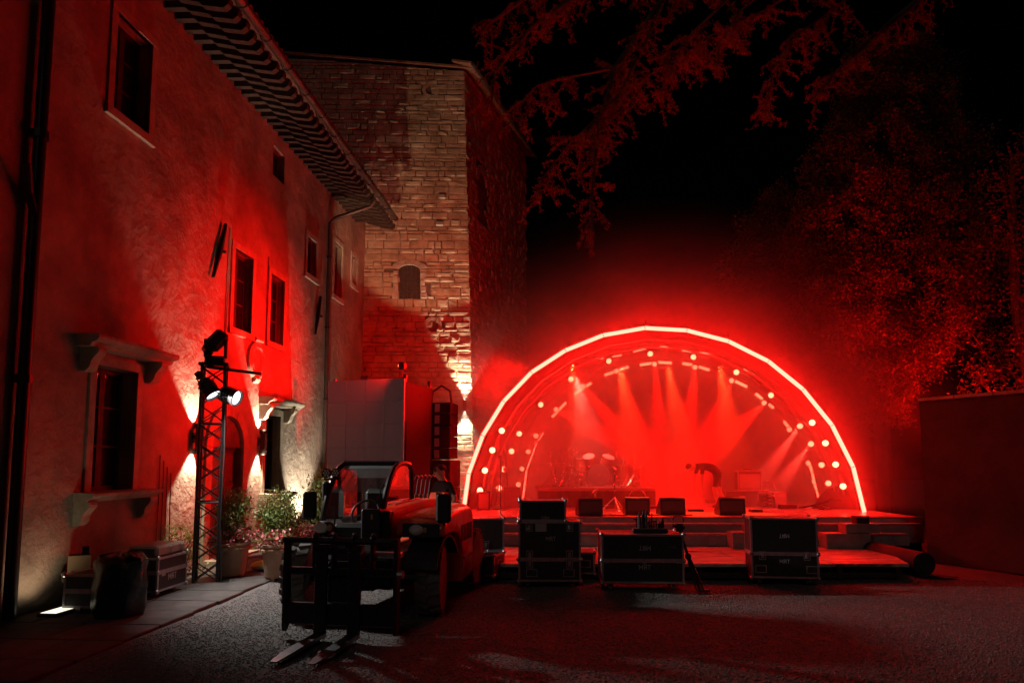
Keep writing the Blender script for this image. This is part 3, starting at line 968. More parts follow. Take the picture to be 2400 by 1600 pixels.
# stage lamps --------------------------------------------------------------------------------------
ORD = ['lowest', 'second', 'third', 'fourth', 'fifth', 'sixth', 'seventh', 'eighth']
body_me = MB().lathe([(.03, -.20), (.075, -.17), (.085, -.02), (.095, 0.0)], 10).mesh('lamp_body', M_blackm, True)
lens_me = MB().lathe([(.001, .012), (.045, .010), (.072, .004), (.074, .001)], 10).mesh('lens', M_lens)
yoke_me = MB().tube([(-.1, 0, -.08), (-.11, 0, -.2), (0, 0, -.27), (.11, 0, -.2), (.1, 0, -.08)], .012, 5).mesh('yoke', M_blackm)
def stage_lamp(px, py, Y, label, group, aim=None):
    p = gy(px, py, Y - .22)
    o = link('stage_lamp', body_me)
    o.location = p
    tgt = Vector(aim) if aim else Vector((2.2, 6.0, 1.2))
    o.rotation_euler = (tgt - p).to_track_quat('Z', 'Y').to_euler()
    tag(o, label, 'stage lamp', group)
    link('lens', lens_me, o); link('yoke', yoke_me, o)
    return p
cols = {('left', 'front'): [(1125, 1149), (1136.5, 1102), (1154, 1054.5), (1176, 1009)], ('left', 'middle'): [(1170, 1143), (1180.5, 1099), (1199, 1057), (1217, 1016)],
        ('left', 'rear'): [(1215, 1135), (1223.5, 1098), (1238, 1058), (1256, 1021)],
        ('right', 'front'): [(1976, 1139), (1958.5, 1088), (1934.5, 1038), (1903.5, 990)], ('right', 'middle'): [(1941.5, 1132), (1925.5, 1089), (1900.5, 1040), (1875, 998)],
        ('right', 'rear'): [(1908.5, 1127.5), (1895, 1085), (1850, 1006)]}
DY = {'front': 16.75, 'middle': 18.4, 'rear': 20.5}
ordb = ['lowest', 'second from bottom', 'third from bottom', 'topmost']
for (side, dep), L_ in cols.items():
    for i, (px, py) in enumerate(L_):
        nm = ordb[i] if not (len(L_) == 3 and i == 2) else 'topmost'
        stage_lamp(px, py, DY[dep], 'round red stage lamp, %s in the %s column on the canopy %s side' % (nm, dep, side), 'stage lamps on the canopy sides')
roofA = [(1267.5, 948), (1338, 888), (1427, 846), (1524, 829), (1625, 836.5), (1726, 872), (1807, 926)]
roofB = [(1303, 959), (1367, 905), (1445, 869), (1534, 853), (1629, 860.5), (1714.5, 891.5), (1791, 943.5)]
words = ['first', 'second', 'third', 'fourth', 'fifth', 'sixth', 'seventh']
PB = []
for i, (px, py) in enumerate(roofA):
    stage_lamp(px, py, 18.4, 'round red stage lamp, %s from left in the upper roof row' % words[i], 'stage lamps under the canopy roof', (3.2, 12, 2.2))
for i, (px, py) in enumerate(roofB):
    PB.append(stage_lamp(px, py, 20.5, 'round red stage lamp, %s from left in the lower roof row' % words[i], 'stage lamps under the canopy roof', (3.2, 12, 2.2)))
# light bars
def q8(x, y): return (1280 + x / 3.267, 760 + y / 3.267)
bars = [((45, 710), (152, 597)), ((213, 535), (343, 448)), ((450, 388), (630, 325)), ((718, 310), (805, 297)), ((860, 290), (960, 295)), ((1045, 299), (1115, 308)), ((1172, 325), (1248, 348)), ((1450, 435), (1538, 477)), ((1605, 530), (1655, 570)), ((1705, 610), (1742, 640)), ((1822, 740), (1855, 785))]
cnt = ['first', 'second', 'third', 'fourth', 'fifth', 'sixth', 'seventh', 'eighth', 'ninth', 'tenth', 'eleventh']
def light_bar(p0, p1, m, label, group, r=.028):
    a, b = Vector(p0), Vector(p1)
    d = (b - a).normalized()
    o = MB().cyl(a, b, r, n=6).build('light_bar', m)
    tag(o, label, 'light bar', group)
    q = MB(); off = Vector((0, .045, .01))
    q.cyl(a - d * .03 + off, b + d * .03 + off, r * .9, n=6)
    q.build('housing', M_blackm, o)
for i, (a, b) in enumerate(bars):
    light_bar(gy(*q8(*a), 20.35), gy(*q8(*b), 20.35), M_bar, 'bright red light bar, %s from left on the lower roof row' % cnt[i], 'light bars under the canopy roof', .042)
dim = [((385, 262), (437, 258)), ((508, 247), (577, 235)), ((668, 210), (760, 185)), ((870, 165), (935, 180)), ((1040, 198), (1115, 210)), ((1175, 216), (1268, 226)), ((1365, 242), (1400, 270)), ((1512, 342), (1590, 388)), ((1675, 430), (1747, 463)), ((1975, 742), (2036, 810))]
for i, (a, b) in enumerate(dim):
    light_bar(gy(*q8(*a), 18.2), gy(*q8(*b), 18.2), M_bardim, 'thin dim light bar, %s from left on the upper roof row' % cnt[i], 'light bars under the canopy roof', .024)
def q5(x, y): return (1560 + x / 4.704, 1000 + y / 4.704)
vb = [((1598, 430), (1615, 500)), ((1620, 512), (1637, 575)), ((1648, 632), (1665, 690)), ((1668, 698), (1690, 772))]
wv = ['topmost', 'second from top', 'third from top', 'lowest']
for i, (a, b) in enumerate(vb):
    light_bar(gy(*q5(*a), 20.3), gy(*q5(*b), 20.3), M_bar, 'upright red light bar, %s of the right rear string' % wv[i], 'upright light bars by the right canopy wall', .04)
vb = [((1797, 445), (1806, 490)), ((1815, 510), (1833, 560))]
for i, (a, b) in enumerate(vb):
    light_bar(gy(*q5(*a), 18.3), gy(*q5(*b), 18.3), M_bardim, 'short dim upright light bar, %s of two by the right wall' % ('upper', 'lower')[i], 'upright light bars by the right canopy wall', .018)

# the beams: real spots at the roof lamps, seen through the stage smoke
aims = [(3.2, 18.0, 2.2), (3.6, 18.0, 1.8), (3.9, 18.2, 1.4), (4.1, 18.6, 1.0), (4.5, 18.2, 1.4), (4.8, 18.0, 1.8), (5.0, 18.0, 2.0)]
for i, p in enumerate(PB):
    d = (Vector(aims[i]) - p).normalized()
    lamp('SPOT', 'stage_spot', p + d * .06 + Vector((0, -.06, -.03)), aims[i], 6500, (1.0, .003, .001), angle=18, blend=.35, size=.04)
for (px, py), tg in (((1875, 998), (5.6, 16.8, .8)), ((1900.5, 1040), (6.0, 16.6, .75))):
    p = gy(px, py, 18.4); d = (Vector(tg) - p).normalized()
    lamp('SPOT', 'stage_spot', p + d * .08, tg, 5000, (1.0, .04, .025), angle=15, blend=.5, size=.04)
# spots added below the front rib to brighten the stage floor, no lamp bodies
for x, tx, ty in ((1.5, 1.7, 15.2), (2.7, 2.9, 15.1), (3.9, 4.0, 15.1), (5.2, 5.1, 15.2)):
    lamp('SPOT', 'added_floor_spot', (x, 16.95, 4.3), (tx, ty, .75), 4000, (1.0, .028, .006), angle=22, blend=.5, size=.06)

lamp('SPOT', 'added_drum_spot', (1.6, 16.9, 4.0), (2.2, 18.1, 1.6), 2000, (1.0, .09, .06), angle=36, blend=.6, size=.06)  # spot added to brighten the drums, without a lamp body
# red washes added beside the arch, without lamp bodies, to brighten villa and tower
lamp('SPOT', 'added_facade_wash', (.40, 15.36, 3.98), fw(14.7, 0, 4.0), 4800, RED2, angle=72, blend=1.0, size=.15)
lamp('SPOT', 'added_tower_wash', (-.30, 15.40, 3.35), (-2.9, 22.4, 6.2), 1700, RED2, angle=66, blend=1.0, size=.15)

# smoke inside the canopy; denser shell outside shaped for the halo round the arch
def smoke_mat():
    m = bpy.data.materials.new('stage_smoke'); m.use_nodes = True
    N = m.node_tree.nodes; L = m.node_tree.links
    N.remove(N['Principled BSDF'])
    v = N.new('ShaderNodeVolumePrincipled'); v.inputs['Color'].default_value = (.9, .88, .86, 1); v.inputs['Anisotropy'].default_value = .2
    tc = N.new('ShaderNodeTexCoord')
    mp = N.new('ShaderNodeMapping'); mp.inputs['Scale'].default_value = (1 / 4.3, 0.0, 1 / 4.9)
    L.new(tc.outputs['Object'], mp.inputs['Vector'])
    ln = N.new('ShaderNodeVectorMath'); ln.operation = 'LENGTH'; L.new(mp.outputs[0], ln.inputs[0])
    nz = N.new('ShaderNodeTexNoise'); nz.inputs['Scale'].default_value = .55; nz.inputs['Detail'].default_value = 2
    L.new(tc.outputs['Object'], nz.inputs['Vector'])
    ad = N.new('ShaderNodeMath'); ad.operation = 'MULTIPLY_ADD'; ad.inputs[1].default_value = .5
    L.new(nz.outputs['Fac'], ad.inputs[0]); L.new(ln.outputs['Value'], ad.inputs[2])
    rp = N.new('ShaderNodeValToRGB')
    el = rp.color_ramp.elements
    el[0].position = 0.0; el[0].color = (SM_IN,) * 3 + (1,)
    el[1].position = 1.0; el[1].color = (0, 0, 0, 1)
    for pos, val in ((.40, SM_IN), (.52, SM_OUT), (.58, SM_OUT * .66), (.65, SM_OUT * .32), (.74, SM_OUT * .13), (.87, SM_OUT * .03)):
        e = el.new(pos); e.color = (val,) * 3 + (1,)
    sc2 = N.new('ShaderNodeMath'); sc2.operation = 'MULTIPLY'; sc2.inputs[1].default_value = .45
    L.new(ad.outputs[0], sc2.inputs[0]); L.new(sc2.outputs[0], rp.inputs['Fac'])
    # thin out in front of the arch and towards the edge of the cloud
    sx = N.new('ShaderNodeSeparateXYZ'); L.new(tc.outputs['Object'], sx.inputs[0])
    w1 = N.new('ShaderNodeMapRange'); w1.interpolation_type = 'SMOOTHSTEP'
    w1.inputs['From Min'].default_value = -4.4; w1.inputs['From Max'].default_value = -2.6; w1.inputs['To Min'].default_value = .03
    L.new(sx.outputs['Y'], w1.inputs['Value'])
    m3 = N.new('ShaderNodeMapping'); m3.inputs['Scale'].default_value = (1 / 4.5, 1 / 4.0, 1 / 4.15); L.new(tc.outputs['Object'], m3.inputs['Vector'])
    l3 = N.new('ShaderNodeVectorMath'); l3.operation = 'LENGTH'; L.new(m3.outputs[0], l3.inputs[0])
    w2 = N.new('ShaderNodeMapRange'); w2.interpolation_type = 'SMOOTHSTEP'
    w2.inputs['From Min'].default_value = 1.25; w2.inputs['From Max'].default_value = 2.1; w2.inputs['To Min'].default_value = 1.0; w2.inputs['To Max'].default_value = 0.0
    L.new(l3.outputs['Value'], w2.inputs['Value'])
    q1 = N.new('ShaderNodeMath'); q1.operation = 'MULTIPLY'; L.new(w1.outputs[0], q1.inputs[0]); L.new(w2.outputs[0], q1.inputs[1])
    q2 = N.new('ShaderNodeMath'); q2.operation = 'MULTIPLY'; L.new(q1.outputs[0], q2.inputs[0]); L.new(rp.outputs[0], q2.inputs[1])
    L.new(q2.outputs[0], v.inputs['Density'])
    L.new(v.outputs[0], N['Material Output'].inputs['Volume'])
    return m
SM_IN, SM_OUT = .19, .54
sm = MB(); rad = 2.15
prof = [(4.5 * rad * math.cos(t), 4.15 * rad * math.sin(t)) for t in np.linspace(0, math.pi / 2 - .03, 9)]
sm.lathe(prof, 28)
smo = sm.build('smoke', smoke_mat())
smo.scale = (1, 1, 1)
for v_ in smo.data.vertices: v_.co.y *= 4.0 / 4.5
smo.location = (4.15, 19.5, .76)
tag(smo, 'red lit stage smoke with an outer shell shaped as the arch halo', 'smoke', kind='stuff')
# small floodlight added on top of the grey box to wash the tower

# ------------------------------------------------------------------ flight cases
def letters(parent, cx, y, cz, h, rot180=False, m=None, axis='y', name='lettering', text='TRM'):
    """case stencil seen mirrored in the photograph; strokes stand 1.5 mm proud of the panel facing -y"""
    st_ = {'T': [((0, 1), (.7, 1)), ((.35, 1), (.35, 0))],
           'R': [((0, 0), (0, 1)), ((0, 1), (.5, 1)), ((.5, 1), (.55, .78)), ((.55, .78), (.5, .52)), ((.5, .52), (0, .52)), ((.25, .52), (.58, 0))],
           'M': [((0, 0), (0, 1)), ((0, 1), (.4, .35)), ((.4, .35), (.8, 1)), ((.8, 1), (.8, 0))]}
    wd = {'T': .7, 'R': .58, 'M': .8}
    tot = sum(wd[c] for c in text) + .28 * (len(text) - 1)
    mb = MB(); x = -tot / 2
    for c in text:
        for a, b in st_[c]:
            p, q = Vector((x + a[0], a[1] - .5)), Vector((x + b[0], b[1] - .5))
            d = (q - p).normalized(); nrm = Vector((-d.y, d.x)) * .055
            p2, q2 = p - d * .05, q + d * .05
            pts = [p2 + nrm, q2 + nrm, q2 - nrm, p2 - nrm]
            out = []
            for v in pts:
                vx, vz = -v.x * h, v.y * h      # mirrored
                if rot180: vx, vz = -vx, -vz
                out.append((cx + vx, cz + vz))
            mb.prism(out, y - .0022 - .0002 * len(mb.f) / 40, y + .001, 'y')
        x += wd[c] + .28
    return mb.build(name, m or M_print, parent)
M_print = mat('case_stencil', (0.55, 0.53, 0.51), 0.7)
M_lab = mat('paper_label', (0.45, 0.42, 0.40), 0.8, var=.2, vscale=14)
caster_me = None
def caster(parent, x, y, h=.11):
    c = MB(); c.box(x - .045, x + .045, y - .045, y + .045, h - .012, h - .001)
    c.box(x - .034, x - .026, y - .03, y + .03, .035, h - .012); c.box(x + .026, x + .034, y - .03, y + .03, .035, h - .012)
    o = c.build('caster', M_alu, parent)
    MB().cyl((x - .022, y + .012, .045), (x + .022, y + .012, .045), .045, n=14).build('wheel', M_rubber, o)
def edge_frame(mb, x0, x1, y0, y1, z0, z1, t=.026, p=.004):
    for z in (z0, z1):
        s_ = (z - p, z + t) if z == z0 else (z - t, z + p)
        mb.box(x0 - p, x1 + p, y0 - p, y0 + t, *s_); mb.box(x0 - p, x1 + p, y1 - t, y1 + p, *s_)
        mb.box(x0 - p, x0 + t, y0 + t, y1 - t, *s_); mb.box(x1 - t, x1 + p, y0 + t, y1 - t, *s_)
    for x in (x0, x1):
        for y in (y0, y1):
            xx = (x - p, x + t) if x == x0 else (x - t, x + p)
            yy = (y - p, y + t) if y == y0 else (y - t, y + p)
            mb.box(*xx, *yy, z0 + t, z1 - t)
def dish(parent, x, y, z, w=.16, h=.11, kind='handle'):
    """recessed steel dish with a grip or butterfly latch on a panel facing -y"""
    o = MB(); t = .012
    o.box(x - w/2, x + w/2, y - .004, y + .002, z + h/2 - t, z + h/2); o.box(x - w/2, x + w/2, y - .004, y + .002, z - h/2, z - h/2 + t)
    o.box(x - w/2, x - w/2 + t, y - .004, y + .002, z - h/2 + t, z + h/2 - t); o.box(x + w/2 - t, x + w/2, y - .004, y + .002, z - h/2 + t, z + h/2 - t)
    d = o.build(kind, M_alu, parent)
    if kind == 'handle':
        MB().tube([(x - w*.3, y - .002, z + h*.12), (x - w*.28, y - .012, z - h*.15), (x + w*.28, y - .012, z - h*.15), (x + w*.3, y - .002, z + h*.12)], .008, 6).build('grip', M_blackm, d)
    else:
        MB().bev(x - w*.22, x + w*.22, y - .012, y - .001, z - h*.3, z + h*.3, .003).build('catch', M_alu, d)
    return d
def flight_case(label, loc, rz, w, d, zb, zs, zt, latches=(), handles=(), text=None, text2=None, label_patch=None, on_wheels=True, seam=True, group=None, name='flight_case'):
    t = thing(name, label, 'flight case', loc, rz, group)
    x0, x1, y0, y1 = -w/2, w/2, 0, d
    pn = MB(); pn.box(x0, x1, y0, y1, zb, zs - .004 if seam else zt)
    pn.build('base', M_case, t)
    ef = MB(); edge_frame(ef, x0, x1, y0, y1, zb, zs - .003 if seam else zt); ef.build('base_edging', M_alu, t)
    if seam:
        MB().box(x0 + .001, x1 - .001, y0 + .001, y1 - .001, zs + .004, zt).build('lid', M_case, t)
        ef = MB(); edge_frame(ef, x0 + .001, x1 - .001, y0 + .001, y1 - .001, zs + .003, zt); ef.build('lid_edging', M_alu, t)
    for x in (x0, x1):
        for z in ((zb, zs, zt) if seam else (zb, zt)):
            MB().ball((x, y0, z), .034, 8, 5).build('corner_cap', M_alu, t, True)
    MB().ball((x0, y1, zt), .034, 8, 5).build('corner_cap', M_alu, t, True); MB().ball((x1, y1, zt), .034, 8, 5).build('corner_cap', M_alu, t, True)
    for x, z in latches: dish(t, x, y0, z, .10, .13, 'latch')
    for x, z in handles: dish(t, x, y0, z, .17, .115, 'handle')
    if text: letters(t, text[0], y0, text[1], text[2])
    if text2: letters(t, text2[0], y0, text2[1], text2[2], True)
    if label_patch:
        x, z, a, b = label_patch
        MB().box(x - a/2, x + a/2, y0 - .0025, y0, z - b/2, z + b/2).build('paper_label', M_lab, t)
    if on_wheels:
        for x in (x0 + .14, x1 - .14):
            for y in (y0 + .12, y1 - .12): caster(t, x, y, zb)
    return t

# row of cases in front of the deck
p = gy(1288, 1360, 10.55)
flight_case('tall black flight case with a smaller case stacked on it', (p.x, 10.5, 0), math.radians(-1), .94, .62, .095, .42, .985,
            latches=((-.30, .49), (.30, .49), (-.30, .355), (.30, .355), (-.31, .90), (.31, .90)), handles=((-.27, .22), (.29, .22)), text=(.02, .73, .055), label_patch=(-.13, .90, .17, .13))
p2 = gy(1272, 1200, 10.55)
flight_case('small black case on top of the tall case nearest the loader', (p2.x, 10.52, .993), math.radians(0), .70, .48, .0, .2, .305, text2=(.03, .05, .045), on_wheels=False, seam=False)
p = gy(1345, 1350, 10.8)
flight_case('low open tray case poking out behind the tall flight case', (p.x + .02, 11.18, 0), math.radians(-8), .70, .5, .10, .2, .44, handles=((.2, .26),), seam=False)
p = gy(1506, 1365, 10.25)
c3 = flight_case('wide low black flight case carrying the tray of stand parts', (p.x, 10.2, 0), math.radians(-2), 1.20, .62, .12, .445, .825,
            text=(.03, .35, .062), text2=(.03, .63, .062))
MB().box(-.57, -.49, -.006, -.0, .41, .425).build('hinge', M_alu, c3); MB().box(.48, .57, -.006, 0, .41, .425).build('hinge', M_alu, c3); MB().box(0, .05, -.008, 0, .40, .43).build('lock_plate', M_alu, c3)
MB().add([(.38, -.002, .655), (.45, -.002, .655), (.45, -.002, .675), (.50, -.002, .645), (.45, -.002, .615), (.45, -.002, .635), (.38, -.002, .635)], [(0, 1, 2, 3, 4, 5, 6)]).build('arrow_mark', mat('faded_mark', (.12, .10, .10), .8), c3)
p = gy(1838, 1352, 10.8)
flight_case('tall black flight case standing alone at the stage side near the wall', (p.x, 10.75, 0), math.radians(-7), 1.00, .45, .10, .47, 1.015,
            handles=((-.36, .235), (.40, .235)), text=(.0, .355, .055), text2=(-.0, .745, .055), latches=((-.33, .44), (.33, .44)))
p = gy(1125, 1345, 11.5)
flight_case('dark flight case half hidden behind the red loader', (p.x, 11.45, 0), math.radians(5), .80, .55, .11, .42, .955, handles=((.1, .27),), latches=((.1, .52),))
p = gy(1172, 1340, 11.9)
flight_case('low open case behind the red loader with side handles', (p.x, 12.0 - .85, 0), math.radians(72), .5, .28, .10, .2, .42, handles=((0, .27),), seam=False)

# tray of stand parts on the wide case
p = gy(1524, 1245, 10.4)
tr_ = thing('stand_tray', 'tray of upright black microphone stand parts on the wide case', 'tray', (p.x, 10.42, .8285), math.radians(-2))
MB().bev(-.26, .26, -.06, .16, 0, .055, .006).build('tray', M_blackm, tr_)
MB().bev(-.255, .255, -.055, .155, .0555, .066, .004).build('foam', M_cloth, tr_)
for x, h, r, tp in ((-.19, .25, .012, 1), (-.155, .30, .026, 0), (-.09, .34, .03, 2), (-.055, .33, .022, 2), (.0, .20, .018, 1), (.035, .29, .014, 0), (.075, .21, .011, 1), (.11, .20, .012, 0), (.16, .16, .03, 1), (.20, .22, .024, 0)):
    q = MB(); y = random.uniform(0, .1)
    q.cyl((x, y, .066), (x, y, h * .8), r, n=8); q.cyl((x, y, h * .8), (x + .004, y, h), r * .6, r * .3, n=8)
    o = q.build('stand_part', M_blackm, tr_)
    if tp == 1: MB().box(x - .045, x + .045, y - .012, y + .012, h * .72, h * .72 + .02).build('clip', M_blackm, o)
    if tp == 2: MB().cyl((x, y, h * .35), (x, y, h * .5), r * 1.35, n=8).build('collar', M_blackm, o)

# folded stand leaning on the wide case
a, b = gz(1640, 1385), gy(1592, 1240, 10.45)
ls = thing('folded_stand', 'black folded stand leaning against the end of the wide case', 'stand', a)
d = b - a
MB().tube([Vector((0, 0, .02)), d * .5, d], .022, 8).build('pole', M_black, ls)
MB().tube([Vector((.06, .02, .02)), d * .28 + Vector((.05, .01, 0)), d * .55 + Vector((.015, 0, 0))], .014, 6).build('leg', M_black, ls)
MB().tube([Vector((-.05, -.02, .02)), d * .28 + Vector((-.04, 0, 0)), d * .55 + Vector((-.012, 0, 0))], .014, 6).build('leg', M_black, ls)
MB().ball(d * .56, .05, 8, 6).build('knob', M_blackm, ls, True)
MB().box(-.05, .05, -.04, .04, -.06, .06, Matrix.Translation(d + Vector((.0, 0, .03)))).build('clamp_head', M_blackm, ls)
MB().cyl(d + Vector((-.10, 0, .06)), d + Vector((.08, 0, .02)), .025, n=8).build('grip', M_blackm, ls)
MB().bev(-.03, .14, -.06, .06, 0, .03, .006).build('foot', M_blackm, ls)

# equipment along the villa wall
p = gz(455, 1382)
f1 = flight_case('black flight case with pink edging by the truss foot', (-4.87, 9.98, 0), math.radians(86 + 0), .74, .5, .10, .36, .56, text=(.0, .27, .075), on_wheels=True)
MB().box(-.27, -.18, -.003, 0, .30, .36).build('paper_label', M_lab, f1)
r1 = thing('amplifier_rack', 'pale flat amplifier lying on the case by the truss', 'amplifier', (-5.13, 10.05, .565), math.radians(88))
MB().bev(-.40, .36, -.22, .22, 0, .15, .03).build('body', mat('pale_amp', (.32, .27, .22), .5, var=.2), r1)
MB().box(-.415, -.40, -.17, .17, .03, .12).build('front_panel', M_blackm, r1)
MB().tube([(-.1, -.22, .03), (-.1, -.25, .05), (-.1, -.25, .11), (-.1, -.22, .13)], .01, 5).build('handle', M_alu, r1)
MB().tube([(.2, -.22, .03), (.2, -.25, .05), (.2, -.25, .11), (.2, -.22, .13)], .01, 5).build('handle', M_alu, r1)
flight_case('black flight case standing between bin bag and pale amplifier', (-5.08, 8.95, 0), math.radians(86), .70, .45, .10, .3, .50, text=(.0, .27, .06))
bag = thing('bin_bag', 'bulging black bin bag standing by the villa wall', 'bin bag', gz(278, 1445))
bm = MB(); prof = [(.03, .0), (.25, .01), (.29, .12), (.30, .35), (.27, .55), (.29, .68), (.24, .75), (.10, .77), (.02, .76)]
bm.lathe(prof, 22)
bm.v = [(x * (1 + .10 * math.sin(7 * math.atan2(y, x) + 5 * z)), y * (1 + .10 * math.sin(5 * math.atan2(y, x) - 6 * z)), z + .02 * math.sin(9 * math.atan2(y, x))) for x, y, z in bm.v]
bm.build('bag', mat('bin_bag_film', (.012, .02, .017), .22, var=.3, vscale=6, bump=.6, bscale=14, bdist=.02), bag, True)
MB().tube([(.15, -.18, .70), (.22, -.2, .78), (.30, -.1, .72)], [.02, .035, .01], 6).build('tied_end', MATS['bin_bag_film'], bag, True)
wb = thing('waste_bin', 'grey waste bin with a clear liner below a cardboard box', 'waste bin', gz(178, 1415))
MB().lathe([(.13, 0), (.135, .01), (.17, .38), (.18, .385), (.18, .40), (.165, .40), (.16, .38), (.125, .02)], 20).build('bin', mat('bin_plastic', (.10, .11, .11), .5, var=.2), wb, True)
ln_ = MB(); ln_.lathe([(.183, .30), (.187, .36), (.186, .40), (.17, .415), (.16, .40)], 26)
ln_.v = [(x * (1 + .03 * math.sin(11 * math.atan2(y, x))), y * (1 + .03 * math.sin(13 * math.atan2(y, x))), z + .02 * math.sin(8 * math.atan2(y, x))) for x, y, z in ln_.v]
ln_.build('liner', mat('clear_liner', (.35, .36, .36), .15, bump=.5, bscale=25, bdist=.01), wb, True)
pb_ = gz(178, 1415)
cbx = thing('cardboard_box', 'open cardboard box balanced on the grey waste bin', 'box', (pb_.x + .02, pb_.y, .42), .5)
MB().box(-.14, .14, -.11, .11, 0, .02).build('base', mat('cardboard', (.34, .22, .13), .85, var=.2), cbx)
for q in ((-.13, -.118, -.11, .11), (.118, .13, -.11, .11)):
    MB().box(*q, .02, .23).build('side', MATS['cardboard'], cbx)
for q in ((-.118, .118, -.11, -.098), (-.118, .118, .098, .11)):
    MB().box(*q, .02, .23).build('side', MATS['cardboard'], cbx)
MB().box(.02, .10, .0, .09, .03, .33).build('carton', M_blackm, cbx)

# ground floodlight at the far left foot of the wall
gl_ = fw(8.75, -.42, 0)
gfl = thing('ground_floodlight', 'flat ground floodlight lighting the wall at far left', 'floodlight', gl_, HROT)
MB().bev(-.22, .22, -.13, .13, .0, .06, .01).build('housing', M_blackm, gfl)
M_gfl = emit('ground_flood_lens', (1.0, .85, .62), 1.6, sample=False)
MB().box(-.19, .19, -.10, .10, .0605, .064).build('lens', M_gfl, gfl)
lamp('SPOT', 'ground_flood_light', gl_ + Vector((0, 0, .10)), fw(8.65, .25, 1.5), 17, (1.0, .78, .5), angle=120, blend=.9, size=.06)

# ------------------------------------------------------------------ truss tower with lamps
tp = Vector((-4.83, 11.0, 0))
trs = thing('truss_tower', 'black lattice truss tower standing before the villa door', 'truss tower', tp, math.radians(18))
hw_ = .17; TH = 3.42
for x in (-hw_, hw_):
    for y in (-hw_, hw_):
        MB().cyl((x, y, .02), (x, y, TH), .024, n=8).build('chord', M_black, trs)
nb_ = 11; hb = TH / nb_
for f in range(4):
    lc = MB()
    for i in range(nb_):
        z0, z1 = .04 + i * hb, .04 + (i + 1) * hb - .06
        A = [(-hw_, -hw_), (hw_, -hw_), (hw_, hw_), (-hw_, hw_)]
        a, b = A[f], A[(f + 1) % 4]
        lc.cyl((*a, z0), (*b, z1), .010, n=5, caps=False); lc.cyl((*b, z0), (*a, z1), .010, n=5, caps=False)
        if i in (4, 8): lc.cyl((*a, z0 - .03), (*b, z0 - .03), .016, n=6, caps=False); 
    lc.build('lacing', M_black, trs)
MB().bev(-.35, .35, -.35, .35, .0, .018, .004).build('base_plate', M_black, trs)
MB().bev(-.22, .22, -.22, .22, TH, TH + .05, .006).build('top_plate', M_black, trs)
MB().cyl((-.1, -.14, TH - .02), (.72, -.14, TH - .10), .025, n=8).build('side_bar', M_black, trs)
# moving head on the top
mh = thing('moving_head_lamp', 'unlit black moving head lamp on top of the truss tower', 'stage lamp', tp + Vector((0, 0, TH + .05)), math.radians(20))
MB().bev(-.15, .15, -.13, .13, 0, .12, .02).build('base', M_blackm, mh)
for x in (-.17, .13):
    MB().bev(x, x + .05, -.07, .07, .10, .40, .012).build('yoke', M_blackm, mh)
Mh = Matrix.Translation((0, 0, .36)) @ Matrix.Rotation(math.radians(38), 4, 'Y') @ Matrix.Rotation(math.radians(-15), 4, 'X')
hd = MB(); hd.bev(-.12, .12, -.11, .11, -.14, .20, .05, Mh); hd.bev(-.09, .09, -.09, .09, -.22, -.14, .02, Mh)
hd.build('head', M_blackm, mh)
MB().lathe([(.085, -.235), (.085, -.222), (.06, -.222)], 14).build('lens', M_glassdark, mh)
for ch in mh.children:
    if ch.name.startswith('lens'): ch.matrix_local = Mh
def par_lamp(px, py, Y, tgt, label, power, ang, lenscale=1.0):
    p = gy(px, py, Y)
    q = (Vector(tgt) - p).to_track_quat('Z', 'Y')
    t = thing('flood_lamp', label, 'flood lamp', p); t.rotation_mode = 'QUATERNION'; t.rotation_quaternion = q
    MB().lathe([(.05, -.30), (.10, -.27), (.115, -.12), (.125, -.02), (.135, .0), (.135, .03), (.122, .03), (.118, -.005)], 18).build('body', M_black, t, True)
    for k in range(3):
        MB().lathe([(.12, -.20 + .05 * k), (.135, -.195 + .05 * k), (.12, -.185 + .05 * k)], 18).build('cooling_fin', M_black, t)
    MB().lathe([(.001, .004), (.06, .002), (.112, -.004), (.114, -.008)], 18).build('lens', M_flood, t)
    MB().tube([(-.14, 0, -.08), (-.17, 0, -.15), (-.17, 0, -.30), (0, 0, -.34), (.17, 0, -.30), (.17, 0, -.15), (.14, 0, -.08)], .012, 6).build('yoke', M_black, t)
    MB().box(-.05, .05, -.04, .04, -.44, -.33).build('clamp', M_black, t)
    d = (Vector(tgt) - p).normalized()
    lamp('SPOT', 'flood_light', p + d * .06, tgt, power, COOL, angle=ang, blend=.8, size=.09)
    return t
par_lamp(499, 924, 10.60, (-2.4, 10.3, 0), 'lit round flood lamp fixed to the front of the truss', 640, 100)
par_lamp(553, 932, 10.72, (4.2, 8.9, 0), 'lit round flood lamp hanging from the truss side bar', 600, 36)
# cable hanging on the truss
MB().tube([(.19, -.19, 3.2), (.21, -.2, 2.0), (.19, -.22, .9), (.24, -.25, .05)], .012, 5).build('cable', M_blackm, trs)

# ------------------------------------------------------------------ potted shrubs with flowers
def leaf_cloud(centers, per, spread, size, seed=1, up=.3, asp=.45):
    g = np.random.default_rng(seed)
    C = np.repeat(np.asarray(centers), per, 0)
    n = len(C)
    P = C + g.normal(0, 1, (n, 3)) * spread
    d = g.normal(0, 1, (n, 3)); d[:, 2] += up; d /= np.linalg.norm(d, axis=1, keepdims=True)
    r = g.normal(0, 1, (n, 3)); s_ = np.cross(d, r); s_ /= np.linalg.norm(s_, axis=1, keepdims=True) + 1e-9
    L_ = size * g.uniform(.6, 1.4, (n, 1))
    nrm = np.cross(d, s_)
    V_ = np.stack([P, P + d * L_ * .45 + s_ * L_ * asp * .5 + nrm * L_ * .06, P + d * L_, P + d * L_ * .45 - s_ * L_ * asp * .5 + nrm * L_ * .06], 1).reshape(-1, 3)
    F_ = np.arange(n * 4).reshape(n, 4)
    return V_, F_
